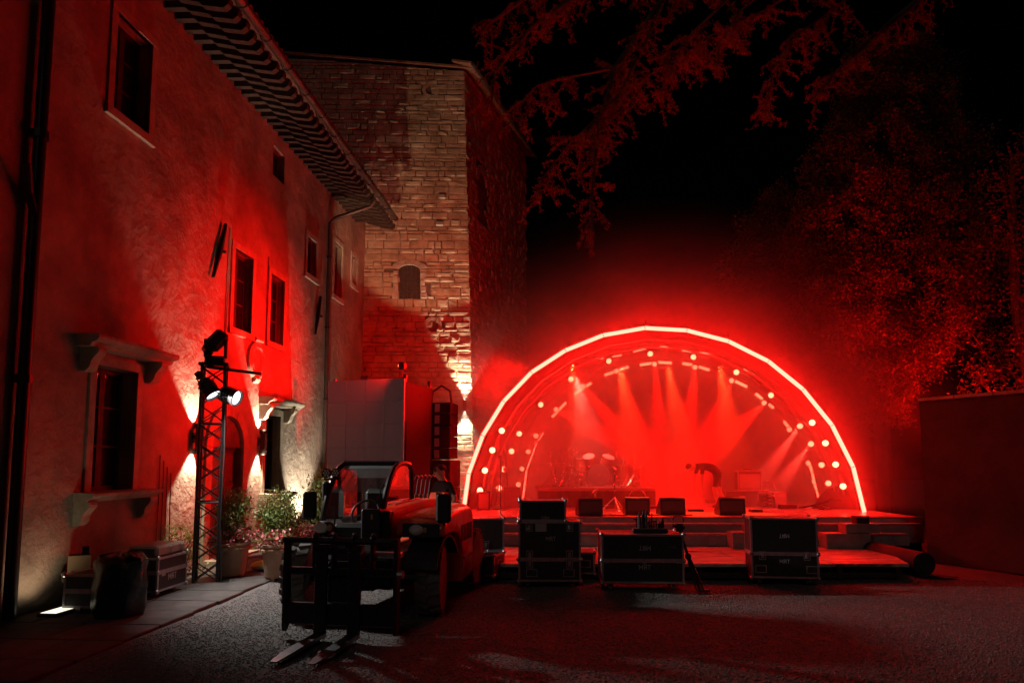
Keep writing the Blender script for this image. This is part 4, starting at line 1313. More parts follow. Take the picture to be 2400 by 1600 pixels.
def potted(label, loc, H, R, seed, pr=.30, ph=.57):
    g = np.random.default_rng(seed)
    t = thing('potted_shrub', label, 'potted plant', loc)
    pot = MB(); k = pr / .30
    pot.lathe([(.20*k, .045), (.205*k, .06), (.255*k, ph*.72), (.262*k, ph*.78), (.30*k, ph*.80), (.305*k, ph*.86), (.285*k, ph*.90), (.31*k, ph*.95), (.31*k, ph), (.27*k, ph), (.255*k, ph - .06)], 28)
    po = pot.build('pot', M_terra, t, True)
    MB().lathe([(.26*k, ph - .05), (.13, ph - .03), (.01, ph - .025)], 20).build('soil', mat('potting_soil', (.05, .035, .025), .95, bump=.6, bscale=40), t)
    for a in (.3, 2.4, 4.5):
        MB().cyl((.16*k*math.cos(a), .16*k*math.sin(a), 0), (.16*k*math.cos(a), .16*k*math.sin(a), .05), .03, .035, n=8).build('pot_foot', M_terra, t)
    stems = MB(); cent = []
    for i in range(16):
        a = g.uniform(0, 6.28); rr = R * g.uniform(.15, 1.0); hh = H * g.uniform(.55, 1.0) * (1 - .25 * rr / R)
        b = Vector((.06 * math.cos(a), .06 * math.sin(a), ph - .03)); e = Vector((rr * math.cos(a), rr * math.sin(a), ph + hh))
        m = (b + e) / 2 + Vector((.0, .0, .1))
        stems.tube([b, m, e], [.012, .008, .004], 5)
        for u in np.linspace(.25, 1.0, 10):
            q = b * (1-u)**2 + m * 2*u*(1-u) + e * u*u
            cent.append(tuple(q))
    stems.build('stem', M_bark, t)
    V_, F_ = leaf_cloud(cent, 24, .07, .05, seed, .6)
    link('foliage', mesh_np('foliage', V_, F_, M_leaf), t)
    fc = []
    for i in range(46):
        a = g.uniform(0, 6.28); rr = pr * g.uniform(.5, 1.2)
        fc.append((rr * math.cos(a), rr * math.sin(a), ph + g.uniform(-.02, .22) - .12 * max(0, rr / pr - .9)))
    V_, F_ = leaf_cloud(fc, 16, .035, .042, seed + 5, .5, .9)
    fo = link('blossom', mesh_np('blossom', V_, F_, M_flower), t)
    V_, F_ = leaf_cloud(fc, 10, .06, .05, seed + 9, .1, .7)
    link('flower_leaves', mesh_np('flower_leaves', V_, F_, M_leaf), t)
    return t
potted('bushy green shrub over pink flowers in terracotta pot beside the truss', (-4.62, 11.45, 0), .95, .36, 3)
potted('brownish shrub over red flowers in terracotta pot right of the door', (-3.78, 11.25, 0), .88, .36, 4)
potted('taller reddish shrub in the terracotta pot farthest from the truss', (-3.33, 11.95, 0), 1.28, .30, 6)
# folded yellow and blue hose bag on the paving between the pots
hb_ = thing('yellow_bag', 'small yellow and blue bag lying between the two front pots', 'bag', (-4.3, 12.0, .03), .3)
MB().ball((0, 0, .08), .16, 12, 6, (1.3, .8, .55)).build('upper', mat('yellow_fabric', (.55, .45, .05), .6), hb_, True)
MB().ball((.05, -.02, .045), .17, 12, 6, (1.4, .85, .3)).build('lower', mat('blue_fabric', (.12, .22, .30), .6), hb_, True)
# ground uplight added for the pale wash on the wall behind the pots
ul = fw(17.2, -.55, 0)
gu = thing('added_uplight', 'added ground uplight behind the pots washing the pale wall', 'uplight', ul, HROT)
MB().lathe([(.08, 0), (.09, .02), (.085, .11), (.07, .12)], 14).build('housing', M_blackm, gu, True)
MB().lathe([(.001, .124), (.06, .122), (.065, .1205)], 12).build('lens', M_sconce, gu)
lamp('SPOT', 'added_uplight_light', ul + Vector((0, 0, .15)), fw(17.35, .12, 2.0), 800, (1.0, .86, .66), angle=78, blend=.6, size=.04)

# ------------------------------------------------------------------ grey box tower and loudspeakers
BR = math.radians(-16.5)
M_screen = mat('led_screen', (.10, .10, .105), .5)
_b = M_screen.node_tree.nodes['Principled BSDF']; _b.inputs['Emission Color'].default_value = (.95, .88, .92, 1); _b.inputs['Emission Strength'].default_value = .010
bp_ = gy(945, 1080, 14.5)
bxt = thing('screen_tower', 'tall glowing grey screen box standing before the stone tower', 'screen', (bp_.x, 14.5, 0), BR)
for i_ in range(4):
    for j_ in range(7):
        MB().bev(-1.84 + .46*i_ + .0015, -1.84 + .46*(i_ + 1) - .0015, .0 + .001*((i_ + j_) % 2), .05, .25 + .487*j_ + .0015, .25 + .487*(j_ + 1) - .0015, .003).build('screen_panel', M_screen, bxt)
MB().bev(-1.83, -.005, .055, 1.55, .3, 3.60, .01).build('body', M_pa, bxt)
MB().bev(-.0045, .03, .06, .30, .3, 2.75, .006).build('side_flap', M_pa, bxt)
for x in (-1.74, -.04):
    for y in (.12, 1.45):
        MB().cyl((x, y, 0), (x, y, 3.72), .03, n=8).build('scaffold_pole', M_black, bxt)
for y in (.12, 1.45):
    MB().bev(-.08, .0, y - .05, y + .05, 3.66, 3.76, .01).build('pole_clamp', M_black, bxt)
# floodlight added on its rear corner to light the tower
fl_p = Vector((bp_.x, 14.5, 0)) + Matrix.Rotation(BR, 3, 'Z') @ Vector((-1.74, 1.45, 3.86))
flo = thing('added_tower_flood', 'small added floodlight clamped on the rear left corner of the grey screen box', 'floodlight', fl_p, math.radians(180))
MB().bev(-.09, .09, -.05, .05, -.06, .08, .01, Matrix.Rotation(math.radians(-40), 4, 'X')).build('housing', M_blackm, flo)
MB().tube([(-.10, 0, 0), (-.10, 0, -.10), (.10, 0, -.10), (.10, 0, 0)], .01, 5).build('bracket', M_blackm, flo)
lamp('SPOT', 'added_tower_flood_light', fl_p + Vector((0, .08, .1)), (-2.6, 22.4, 11.0), 900, (1.0, .60, .34), angle=50, blend=.25, size=.05)

# red wash lamp added on the screen's front corner to brighten the villa
wl_p = Vector((bp_.x, 14.5, 0)) + Matrix.Rotation(BR, 3, 'Z') @ Vector((-.04, -.02, 3.90))
wlo = thing('added_wash_lamp', 'small added lamp clamped on the front corner of the grey screen box', 'stage lamp', wl_p, math.radians(75))
MB().bev(-.07, .07, -.07, .07, -.05, .10, .02).build('housing', M_blackm, wlo)
MB().lathe([(.001, .006), (.05, .004), (.055, .0)], 12, (0, .072, .03), Matrix.Rotation(math.radians(-90), 3, 'X').to_quaternion()).build('lens', M_lens, wlo)
MB().cyl((0, 0, -.22), (0, 0, -.05), .015, n=8).build('stem', M_blackm, wlo)
lamp('SPOT', 'added_facade_wash', wl_p + Vector((-.10, -.02, .03)), fw(14.4, 0, 3.0), 800, RED2, angle=110, blend=1.0, size=.10)

lp = gy(990, 1080, 16.0)
la = thing('line_array', 'column of stacked black line array loudspeakers beside the grey box', 'loudspeaker', (lp.x, 16.0, 0), BR)
for k in range(5):
    z = 1.95 + k * .262
    c_ = MB(); Mk = Matrix.Translation((.36, .25, z)) @ Matrix.Rotation(math.radians(1.5 * (2 - k)), 4, 'X')
    c_.bev(-.33, .33, -.25, .25, 0, .252, .012, Mk)
    o = c_.build('cabinet', M_pa, la)
    MB().box(-.06, .06, -.256, -.251, .03, .22, Mk).build('horn', M_alu, o)
for k in range(3):
    MB().bev(.0, .72, -.05, .60, .03 + k * .635, .03 + k * .635 + .625, .015).build('subwoofer', M_pa, la)
MB().tube([(.10, .25, 3.26), (.14, .25, 3.55), (.36, .25, 3.68), (.58, .25, 3.55), (.62, .25, 3.26)], .03, 8).build('lifting_hoop', M_black, la, True)

# ------------------------------------------------------------------ telehandler (compact loader with forks)
TH_ROT = math.radians(-10)
tel = thing('telehandler', 'compact red telehandler with lowered forks parked on the gravel', 'telehandler', (-1.86, 8.86, 0), TH_ROT)
def tb(mb, n, m, sm=False, parent=None): return mb.build(n, m, parent or tel, sm)
WR = .44
# wheels
def wheel(x, y, steer=0.0):
    t = MB()
    # carcass profile across the width (local x = axle)
    wv = .15
    n = 36
    prof = [(.24, -wv*.95), (.33, -wv*1.02), (.385, -wv), (.405, -wv*.8), (.408, 0), (.405, wv*.8), (.385, wv), (.33, wv*1.02), (.24, wv*.95)]
    t.lathe(prof, n, (0, 0, 0), Matrix.Rotation(math.pi/2, 3, 'Y').to_quaternion())
    o = link('wheel', t.mesh('tyre', M_rubber, True), tel, (x, y, WR)); o.rotation_euler = (0, 0, steer)
    o.name = 'wheel'
    # chunky tread lugs
    lug = MB(); nl = 18
    for k in range(nl):
        for sd in (-1, 1):
            a0 = 2*math.pi*(k + (.5 if sd > 0 else 0))/nl
            P = []
            for r in (.395, .442):
                for (u, da) in ((0.0*sd + .012*sd, .02), (.155*sd, -.10), (.155*sd, .075), (.012*sd, .155)):
                    rr = r if not (r > .41 and abs(u) > .1) else r - .006
                    P.append((u, rr*math.cos(a0 + da), rr*math.sin(a0 + da)))
            lug.add(P, [(4, 5, 6, 7), (0, 1, 5, 4), (1, 2, 6, 5), (2, 3, 7, 6), (3, 0, 4, 7)])
    lo = lug.build('tread', M_rubber, o)
    sg = 1 if x > 0 else -1
    rm = MB(); q = Matrix.Rotation(math.pi/2*sg, 3, 'Y').to_quaternion()
    rm.lathe([(.25, .125), (.245, .14), (.22, .10), (.205, .06), (.10, .05), (.09, .09), (.06, .105), (.01, .105)], 24, (0, 0, 0), q)
    rm.build('rim', M_paintred, o, True)
    nu = MB()
    for k in range(8):
        a = 2*math.pi*k/8
        nu.cyl((sg*.05, .15*math.cos(a), .15*math.sin(a)), (sg*.075, .15*math.cos(a), .15*math.sin(a)), .014, n=6)
    nu.build('wheel_nuts', M_alu, o)
wheel(.87, 0, math.radians(9)); wheel(-.87, 0, math.radians(9)); wheel(.87, 1.95, 0); wheel(-.87, 1.95, 0)
tb(MB().cyl((-.75, 0, WR), (.75, 0, WR), .09, n=10).box(-.16, .16, -.16, .16, WR-.15, WR+.16), 'axle', M_black)
tb(MB().cyl((-.75, 1.95, WR), (.75, 1.95, WR), .09, n=10), 'axle', M_black)
tb(MB().bev(-.48, .48, -.38, 2.5, .36, .74, .04), 'chassis', M_black)
# engine hood on the right: side profile with wheel arch, rounded
hp = [(-.30, .98), (-.34, 1.06), (-.30, 1.16), (-.16, 1.22), (.4, 1.26), (1.06, 1.26), (1.20, 1.18), (1.22, .9), (1.18, .34), (.60, .30), (.57, .62), (.52, .82), (.40, .94), (.15, 1.0)]
rp2 = [(1.22, .60), (1.22, 1.24), (1.9, 1.26), (2.35, 1.20), (2.46, 1.02), (2.44, .66), (1.9, .60)]
tb(MB().prism(rp2, .46, .80, 'x'), 'rear_hood', M_paintred).modifiers.new('bevel', 'BEVEL').width = .05
ho = tb(MB().prism(hp, .50, 1.12, 'x'), 'engine_hood', M_paintred)
bv = ho.modifiers.new('bevel', 'BEVEL'); bv.width = .06; bv.segments = 3; bv.limit_method = 'ANGLE'; bv.angle_limit = math.radians(40)
for p_ in ho.data.polygons: p_.use_smooth = True
# side details: grille slots, panel, lower step box
for k in range(4):
    MB().bev(1.116, 1.128, .50 + k*.155, .61 + k*.155, .84, 1.06, .004).build('vent_slot', M_blackm, ho)
tb(MB().bev(1.118, 1.13, .62, 1.14, .60, .63, .004), 'trim_strip', M_black)
# front mudguards
for sg in (1,):
    g = MB(); pr_ = []
    for t in np.linspace(math.radians(20), math.radians(150), 12):
        pr_.append((.0 - .52*math.cos(t) + .0, WR + .52*math.sin(t)))
    pr2 = [(y*1.05, WR + (z-WR)*1.05) for y, z in reversed(pr_)]
    xs_ = (.68, 1.08)
    tb(g.prism(pr_ + pr2, xs_[0], xs_[1], 'x'), 'mudguard', M_blackm)
# headlight housings
M_hl = mat('headlamp_glass', (.80, .78, .74), .3, metal=.3, bump=.9, bscale=55, bdist=.02)
def headlight(x, y, z):
    h = MB().ball((x, y + .05, z), .10, 14, 8, (1.35, .8, .85)); o = tb(h, 'headlight', M_blackm, True)
    MB().ball((x - .02, y - .004, z), .082, 14, 8, (1.2, .55, .8)).build('lens', M_hl, o, True)
    MB().ball((x + .085, y + .01, z), .05, 10, 6, (.8, .6, 1.0)).build('indicator', mat('amber_lens', (.45, .22, .10), .2), o, True)
headlight(.80, -.36, 1.07)
tb(MB().bev(.60, 1.06, -.37, -.335, .98, 1.15, .01), 'headlight_panel', M_blackm)
tb(MB().cyl((.72, -.34, .98), (.74, -.1, .93), .03, n=8), 'lamp_stalk', M_black)
headlight(-.46, -.30, 1.07)
tb(MB().tube([(-.46, -.25, 1.0), (-.46, -.2, .85), (-.46, -.05, .78)], .03, 8), 'lamp_stalk', M_black)
# cab -----------------------------------------------------------------------------------------------
cabp = [(-.16, .80), (-.13, 1.00), (-.06, 1.25), (.06, 1.50), (.20, 1.68), (.36, 1.80), (.52, 1.855), (.74, 1.87), (.98, 1.85), (1.06, 1.78), (1.10, 1.5), (1.10, .80)]
CXL, CXR = -.56, .23
for x in (CXL, CXR):
    tb(MB().tube([(x, y, z) for y, z in cabp], [.042]*6 + [.036]*6, 8), 'cab_pillar', M_black, True)
for y, z in ((-.16, .80), (.52, 1.858), (1.06, 1.80), (1.10, .82)):
    tb(MB().cyl((CXL, y, z), (CXR, y, z), .032, n=8), 'cab_rail', M_black)
M_glass = glass('cab_glass', (.80, .86, .84))
M_glassg = glass('cab_glass_dusty', (.62, .70, .68), .35, .25)
def loft(i0, i1, name, m):
    g = MB()
    for i in range(i0, i1):
        (y0, z0), (y1, z1) = cabp[i], cabp[i+1]
        g.quad((CXL + .04, y0, z0), (CXR - .04, y0, z0), (CXR - .04, y1, z1), (CXL + .04, y1, z1))
    return tb(g, name, m, True)
loft(0, 3, 'windscreen', M_glass); loft(3, 6, 'roof_glass', M_glassg)
tb(MB().add([(CXL, .52, 1.875), (CXR, .52, 1.875), (CXR, 1.06, 1.865), (CXL, 1.06, 1.865), (CXL, .52, 1.900), (CXR, .52, 1.900), (CXR, 1.06, 1.885), (CXL, 1.06, 1.885)], [(3, 2, 1, 0), (4, 5, 6, 7), (0, 1, 5, 4), (1, 2, 6, 5), (2, 3, 7, 6), (3, 0, 4, 7)]), 'roof', M_black)
for x in np.linspace(CXL + .12, CXR - .12, 6):
    tb(MB().tube([(x, .12, 1.57), (x + .0, .38, 1.76), (x, .60, 1.83)], .008, 5), 'guard_bar', M_black)
for x, nm in ((CXL, 'side_window'), (CXR, 'side_window')):
    g = MB(); pl = [(y*.97 + .01, z*.995) for y, z in cabp]
    g.add([(x, y, z) for y, z in pl], [tuple(range(len(pl)))]); tb(g, nm, M_glass)
tb(MB().add([(CXL, 1.09, .86), (CXR, 1.09, .86), (CXR, 1.07, 1.76), (CXL, 1.07, 1.76)], [(0, 1, 2, 3)]), 'rear_window', M_glass)
tb(MB().cyl((CXL + .30, 1.09, .85), (CXL + .30, 1.06, 1.8), .03, n=8), 'cab_post', M_black)
tb(MB().bev(CXL - .02, CXR + .02, -.20, 1.12, .62, .80, .03), 'cab_floor', M_black)
# interior
sx_ = (CXL + CXR)/2
st_ = tb(MB().bev(sx_ - .24, sx_ + .24, .50, .90, .96, 1.08, .04), 'seat', M_blackm)
MB().bev(-.23 + sx_, .23 + sx_, .86, .97, 1.06, 1.50, .05).build('backrest', M_blackm, st_)
tb(MB().bev(CXL + .08, CXR - .08, .0, .18, .80, 1.10, .05), 'dashboard', M_blackm)
sw_ = MB(); ctr = Vector((sx_ + .02, .30, 1.22)); ax = Matrix.Rotation(math.radians(55), 3, 'X')
sw_.tube([ctr + ax @ Vector((.185*math.cos(t), .185*math.sin(t), 0)) for t in np.linspace(0, 2*math.pi, 25)], .016, 6, False)
so_ = tb(sw_, 'steering_wheel', M_black, True)
spk = MB()
for t in (math.radians(90), math.radians(210), math.radians(330)):
    spk.cyl(ctr, ctr + ax @ Vector((.18*math.cos(t), .18*math.sin(t), 0)), .013, n=6)
spk.cyl(ctr + ax @ Vector((0, 0, .02)), ctr + ax @ Vector((0, 0, -.03)), .05, n=12)
spk.build('spokes', mat('pale_plastic', (.25, .30, .30), .5), so_)
tb(MB().cyl(ctr, (sx_ + .02, .12, .95), .03, n=8), 'steering_column', M_blackm)
tb(MB().bev(CXR - .26, CXR - .06, .02, .12, 1.10, 1.22, .02), 'instrument_panel', M_blackm)
tb(MB().bev(sx_ - .12, sx_ + .1, .06, .30, .82, .98, .03), 'pedal_box', mat('teal_plastic', (.16, .24, .23), .5))
tb(MB().tube([(CXL + .10, .02, .9), (CXL + .12, .0, 1.15), (CXL + .10, .05, 1.3), (CXL + .04, .06, 1.32)], .012, 6), 'grab_handle', M_black)
# wiper
tb(MB().tube([(CXR - .18, -.09, 1.17), (CXR - .10, .02, 1.40)], .012, 6).tube([(CXR - .14, -.04, 1.28), (CXR - .05, .10, 1.60)], .008, 5).cyl((CXR - .2, -.1, 1.15), (CXR - .17, -.06, 1.2), .03, n=8), 'wiper', M_black)
# twin work lights on the left pillar
wl_ = tb(MB().tube([(CXL + .02, .18, 1.62), (CXL + .0, .08, 1.67), (CXL + .14, .06, 1.68)], .015, 6).bev(CXL - .07, CXL + .15, .02, .10, 1.655, 1.675, .004), 'work_light_bracket', M_black)
for k in range(2):
    cx_ = CXL - .02 + k*.125
    tb(MB().cyl((cx_, .02, 1.745), (cx_, .09, 1.745), .062, .05, n=16), 'work_light', M_black)
    for a in range(7):
        r = 0 if a == 6 else .035; t = a*math.pi/3
        tb(MB().cyl((cx_ + r*math.cos(t), .0195, 1.745 + r*math.sin(t)), (cx_ + r*math.cos(t), .03, 1.745 + r*math.sin(t)), .014, n=8), 'led', M_hl)
tb(MB().bev(CXL - .08, CXL + .0, .02, .12, 1.38, 1.63, .02), 'pillar_box', M_blackm)
# mirrors
for x, y, z, arm in ((-.67, -.26, 1.34, [(-.67, -.24, 1.18), (-.65, -.23, 1.12), (-.54, -.2, 1.10), (-.48, -.18, .98)]), (1.10, -.32, 1.33, [(1.10, -.30, 1.17), (1.10, -.28, 1.06), (1.02, -.24, .99), (.94, -.2, .97)])):
    mo = tb(MB().bev(x - .095, x + .095, y - .02, y + .045, z - .175, z + .175, .03), 'mirror', M_blackm)
    bb = mo.modifiers.new('bevel', 'BEVEL'); bb.width = .015; bb.segments = 2
    tb(MB().tube(arm, .013, 6), 'mirror_arm', M_black)
# boom, black head and hydraulics
bm_ = MB(); bm_.prism([(2.4, 1.05), (2.4, 1.33), (1.2, 1.35), (.15, 1.32), (-.28, 1.28), (-.34, 1.16), (-.30, .86), (.2, .96)], .22, .46, 'x')
bo = tb(bm_, 'boom', M_paintred)
b2 = bo.modifiers.new('bevel', 'BEVEL'); b2.width = .02; b2.segments = 2
tb(MB().bev(.11, .36, -.48, -.352, .78, 1.32, .02), 'boom_head', M_blackm)
tb(MB().bev(.37, .46, -.44, -.352, .84, 1.30, .012), 'hose_guard', M_black)
MB().box(.24, .265, -.483, -.480, 1.20, 1.26).build('warning_label', mat('yellow_label', (.5, .35, .05), .6), bo)
tb(MB().prism([(-.42, .80), (-.46, 1.0), (-.85, .80), (-1.1, .62), (-1.18, .40), (-1.02, .36), (-.9, .55)], .16, .34, 'x'), 'boom_neck', M_black)
tb(MB().cyl((.25, -.9, .78), (.25, -1.14, .98), .045, n=10).cyl((.25, -.75, .72), (.25, -.95, .82), .03, n=8), 'tilt_cylinder', M_black)
for k in range(4):
    tb(MB().tube([(.18 + .05*k, -.40, .80), (.16 + .05*k, -.62, .62), (.2 + .05*k, -.85, .66), (.22 + .04*k, -1.05, .80)], .012, 5), 'hose', M_rubber)
# pipes on the boom pivot
for k in range(5):
    x = .16 + .045*k
    tb(MB().tube([(x, 1.3 + .06*k, 1.33), (x, 1.32 + .06*k, 1.42), (x + .02, 1.34 + .06*k, 1.62), (x + .03, 1.45 + .06*k, 1.69), (x + .02, 1.60 + .06*k, 1.66)], .010, 5), 'pipe', M_black)
    tb(MB().cyl((x, 1.3 + .06*k, 1.33), (x, 1.3 + .06*k, 1.41), .018, n=6), 'pipe_fitting', M_chrome)
tb(MB().tube([(.28, .3, 1.335), (.28, 1.3, 1.362)], .010, 5), 'boom_line', M_alu)
tb(MB().prism([(1.95, 1.33), (2.35, 1.32), (2.28, 1.40), (2.05, 1.41)], .23, .455, 'x'), 'pivot_block', M_paintred)
# exhaust fin on hood
tb(MB().prism([(1.0, 1.25), (1.22, 1.26), (1.08, 1.46), (1.0, 1.45)], .62, .68, 'x'), 'snorkel', M_black)
# fork carriage ---------------------------------------------------------------------------------------
FY = -1.25
DXC = -.15
car = bpy.data.objects.new('fork_carriage', None); COL.objects.link(car); car.parent = tel; car.location = (-.15, 0, 0)
def cbm(mb, n, m=M_black): return mb.build(n, m, car)
cbm(MB().cyl((-.31, FY, 1.03), (1.01, FY, 1.03), .036, n=10), 'top_bar')
cbm(MB().bev(-.29, 1.0, FY - .03, FY + .03, .66, .74, .01), 'middle_bar')
cbm(MB().bev(-.29, 1.0, FY - .035, FY + .035, .13, .36, .012), 'bottom_plate')
for x in (-.27, 1.0):
    cbm(MB().prism([(FY - .04, 1.06), (FY + .05, 1.06), (FY + .06, .40), (FY + .05, .10), (FY - .03, .05), (FY - .05, .12), (FY - .045, .6)], x - .022, x + .022, 'x'), 'side_post')
for x in (.06, .28, .515, .73):
    cbm(MB().bev(x - .018, x + .018, FY - .045, FY + .045, .66, 1.08, .008), 'guard_post')
    cbm(MB().ball((x, FY, 1.085), .034, 8, 6), 'post_cap')
cbm(MB().cyl((1.02, FY - .02, .69), (1.08, FY - .02, .69), .045, n=10), 'pin_end', M_alu)
cbm(MB().bev(.18, .56, FY + .04, FY + .12, .35, .80, .02), 'mount_plate')
cbm(MB().bev(.66, 1.0, FY + .10, FY + .22, .84, .90, .01), 'tread_plate', M_alu)
for x in (.17, .55):
    fk = bpy.data.objects.new('fork', None); COL.objects.link(fk); fk.parent = car
    MB().bev(x - .068, x + .068, FY - .10, FY - .045, .05, .92, .008).build('shank', M_black, fk)
    yb = FY - .045
    MB().add([(x - .06, yb, .012), (x + .06, yb, .012), (x + .06, yb, .062), (x - .06, yb, .062),
              (x - .06, yb - .75, .014), (x + .06, yb - .75, .014), (x + .06, yb - .75, .046), (x - .06, yb - .75, .046),
              (x - .035, yb - 1.0, .018), (x + .035, yb - 1.0, .018), (x + .035, yb - 1.0, .030), (x - .035, yb - 1.0, .030)],
             [(0, 1, 2, 3), (0, 4, 5, 1), (1, 5, 6, 2), (2, 6, 7, 3), (3, 7, 4, 0), (4, 8, 9, 5), (5, 9, 10, 6), (6, 10, 11, 7), (7, 11, 8, 4), (8, 11, 10, 9)]).build('blade', mat('fork_steel', (.20, .20, .21), .38, metal=.8, var=.4, vscale=9), fk)
    MB().box(x - .07, x + .07, FY - .06, FY + .02, .90, .99).build('hook', M_black, fk)

# ------------------------------------------------------------------ people
def person(name_label, root_loc, rz, joints, edges, parts_fn, hair=None):
    """joints: name -> (x, y, z, radius); grown with a Skin modifier into one continuous body"""
    names = list(joints); idx = {n: i for i, n in enumerate(names)}
    me = bpy.data.meshes.new('person')
    me.from_pydata([joints[n][:3] for n in names], [(idx[a], idx[b]) for a, b in edges], [])
    o = bpy.data.objects.new('tmp_person', me); COL.objects.link(o)
    o.modifiers.new('skin', 'SKIN'); 
    sv = me.skin_vertices[0].data
    for n in names:
        r = joints[n][3]; r = r if isinstance(r, tuple) else (r, r)
        sv[idx[n]].radius = r
        sv[idx[n]].use_root = (n == 'pelvis')
    ss = o.modifiers.new('sub', 'SUBSURF'); ss.levels = 2; ss.render_levels = 2
    dg = bpy.context.evaluated_depsgraph_get()
    ev = o.evaluated_get(dg)
    bm2 = bpy.data.meshes.new_from_object(ev)
    bpy.data.objects.remove(o)
    for m in (M_skin, M_tee, M_short, M_shoe): bm2.materials.append(m)
    for p_ in bm2.polygons:
        p_.use_smooth = True; p_.material_index = parts_fn(p_.center)
    po = bpy.data.objects.new('person', bm2); COL.objects.link(po)
    po.location = root_loc; po.rotation_euler = (0, 0, rz)
    return po
M_tee = mat('dark_tee', (.02, .02, .022), .85, var=.3, vscale=10, bump=.3, bscale=9, bdist=.02)
M_short = mat('dark_shorts', (.03, .03, .035), .85, bump=.3, bscale=9, bdist=.02)
M_shoe = mat('shoe', (.05, .05, .05), .7)
def hand(J, E, wr, base, dirv, side):
    """five short fingers from the wrist"""
    d = Vector(dirv).normalized(); s = Vector(side).normalized()
    palm = Vector(base) + d * .07
    J['palm' + wr] = (*palm, .028); E.append((wr, 'palm' + wr))
    for k, (o_, l_) in enumerate(((-.03, .07), (-.01, .085), (.01, .08), (.03, .065))):
        a = palm + s * o_ * .9 + d * .03; b = a + d * l_ * .6; c = b + d * l_ * .4 + Vector((0, -.012, -.008))
        J['f%d%s' % (k, wr)] = (*a, .009); J['g%d%s' % (k, wr)] = (*b, .0085); J['h%d%s' % (k, wr)] = (*c, .007)
        E += [('palm' + wr, 'f%d%s' % (k, wr)), ('f%d%s' % (k, wr), 'g%d%s' % (k, wr)), ('g%d%s' % (k, wr), 'h%d%s' % (k, wr))]
    a = Vector(base) + d * .04 - s * .04; b = a - s * .02 + d * .04
    J['t' + wr] = (*a, .011); J['u' + wr] = (*b, .008); E += [(wr, 't' + wr), ('t' + wr, 'u' + wr)]

# standing man behind the loader, looking down to the left
J = {'pelvis': (0, 0, .95, (.15, .11)), 'belly': (0, -.01, 1.10, (.15, .11)), 'chest': (0, 0, 1.32, (.18, .12)), 'neckb': (0, 0, 1.47, (.09, .08)), 'neck': (-.02, -.03, 1.54, .055),
     'jaw': (-.045, -.07, 1.60, (.066, .07)), 'head': (-.04, -.05, 1.69, (.082, .098)), 'crown': (-.03, -.03, 1.765, (.05, .06)), 'nose': (-.075, -.165, 1.64, .012),
     'shl': (-.17, 0, 1.43, .065), 'ell': (-.26, -.03, 1.16, .048), 'wrl': (-.20, -.22, 1.00, .03),
     'shr': (.17, 0, 1.43, .065), 'elr': (.28, .02, 1.16, .048), 'wrr': (.24, -.18, .99, .03),
     'hipl': (-.09, 0, .88, .10), 'knl': (-.10, -.02, .50, .065), 'anl': (-.11, 0, .10, .045), 'tol': (-.13, -.15, .04, .04),
     'hipr': (.09, 0, .88, .10), 'knr': (.10, -.02, .50, .065), 'anr': (.11, 0, .10, .045), 'tor': (.13, -.15, .04, .04)}
E_ = [('pelvis', 'belly'), ('belly', 'chest'), ('chest', 'neckb'), ('neckb', 'neck'), ('neck', 'jaw'), ('jaw', 'head'), ('head', 'crown'), ('jaw', 'nose'), ('chest', 'shl'), ('shl', 'ell'), ('ell', 'wrl'), ('chest', 'shr'), ('shr', 'elr'), ('elr', 'wrr'),
      ('pelvis', 'hipl'), ('hipl', 'knl'), ('knl', 'anl'), ('anl', 'tol'), ('pelvis', 'hipr'), ('hipr', 'knr'), ('knr', 'anr'), ('anr', 'tor')]
hand(J, E_, 'wrl', (-.20, -.22, 1.00), (.1, -.6, -.5), (1, 0, 0)); hand(J, E_, 'wrr', (.24, -.18, .99), (-.1, -.6, -.5), (1, 0, 0))
def pf(c):
    if c.z > 1.50: return 0
    if abs(c.x) > .235 and c.z < 1.26: return 0
    if c.y < -.13 and c.z > .8: return 0
    if c.z > .96: return 1
    if c.z > .12: return 2
    return 3
pm_ = person('', (-1.27, 12.7, 0), math.radians(-38), J, E_, pf)
pm_.scale = (1.03, 1.03, 1.03)
tag(pm_, 'person in a dark t-shirt standing behind the loader looking down', 'person')
hr = MB(); hr.ball((-.032, -.025, 1.715), .095, 14, 8, (.90, 1.05, .80)); hr.build('hair', M_hair, pm_, True)
for sg in (-1, 1): MB().ball((-.045 + sg*.085, -.04, 1.665), .022, 8, 6, (.4, .8, 1.2)).build('ear', M_skin, pm_, True)

# crew member bending down on the stage
B = gz(1672, 1190, .755)
J = {'pelvis': (.22, 0, .88, (.15, .13)), 'belly': (.10, 0, 1.00, (.14, .12)), 'chest': (-.14, 0, 1.07, (.17, .13)), 'neckb': (-.28, 0, 1.04, (.08, .08)), 'neck': (-.35, 0, 1.00, .052),
     'jaw': (-.42, -.01, .93, (.06, .066)), 'head': (-.46, 0, .99, (.085, .09)), 'crown': (-.53, 0, 1.01, (.055, .06)), 'nose': (-.475, -.02, .87, .012),
     'shl': (-.20, -.17, 1.00, .06), 'ell': (-.24, -.20, .72, .045), 'wrl': (-.24, -.16, .46, .03),
     'shr': (-.20, .17, 1.00, .06), 'elr': (-.30, .20, .74, .045), 'wrr': (-.32, .12, .48, .03),
     'hipl': (.22, -.09, .82, .105), 'knl': (.10, -.10, .47, .062), 'anl': (.20, -.10, .10, .042), 'tol': (.04, -.12, .04, .038),
     'hipr': (.24, .09, .82, .105), 'knr': (.30, .12, .46, .062), 'anr': (.46, .12, .10, .042), 'tor': (.30, .13, .04, .038)}
E_ = [e for e in E_ if not (e[0].startswith(('palm', 'f', 'g', 't')) or e[1].startswith(('palm', 't', 'u')) ) or e[1] in ('tol', 'tor')]
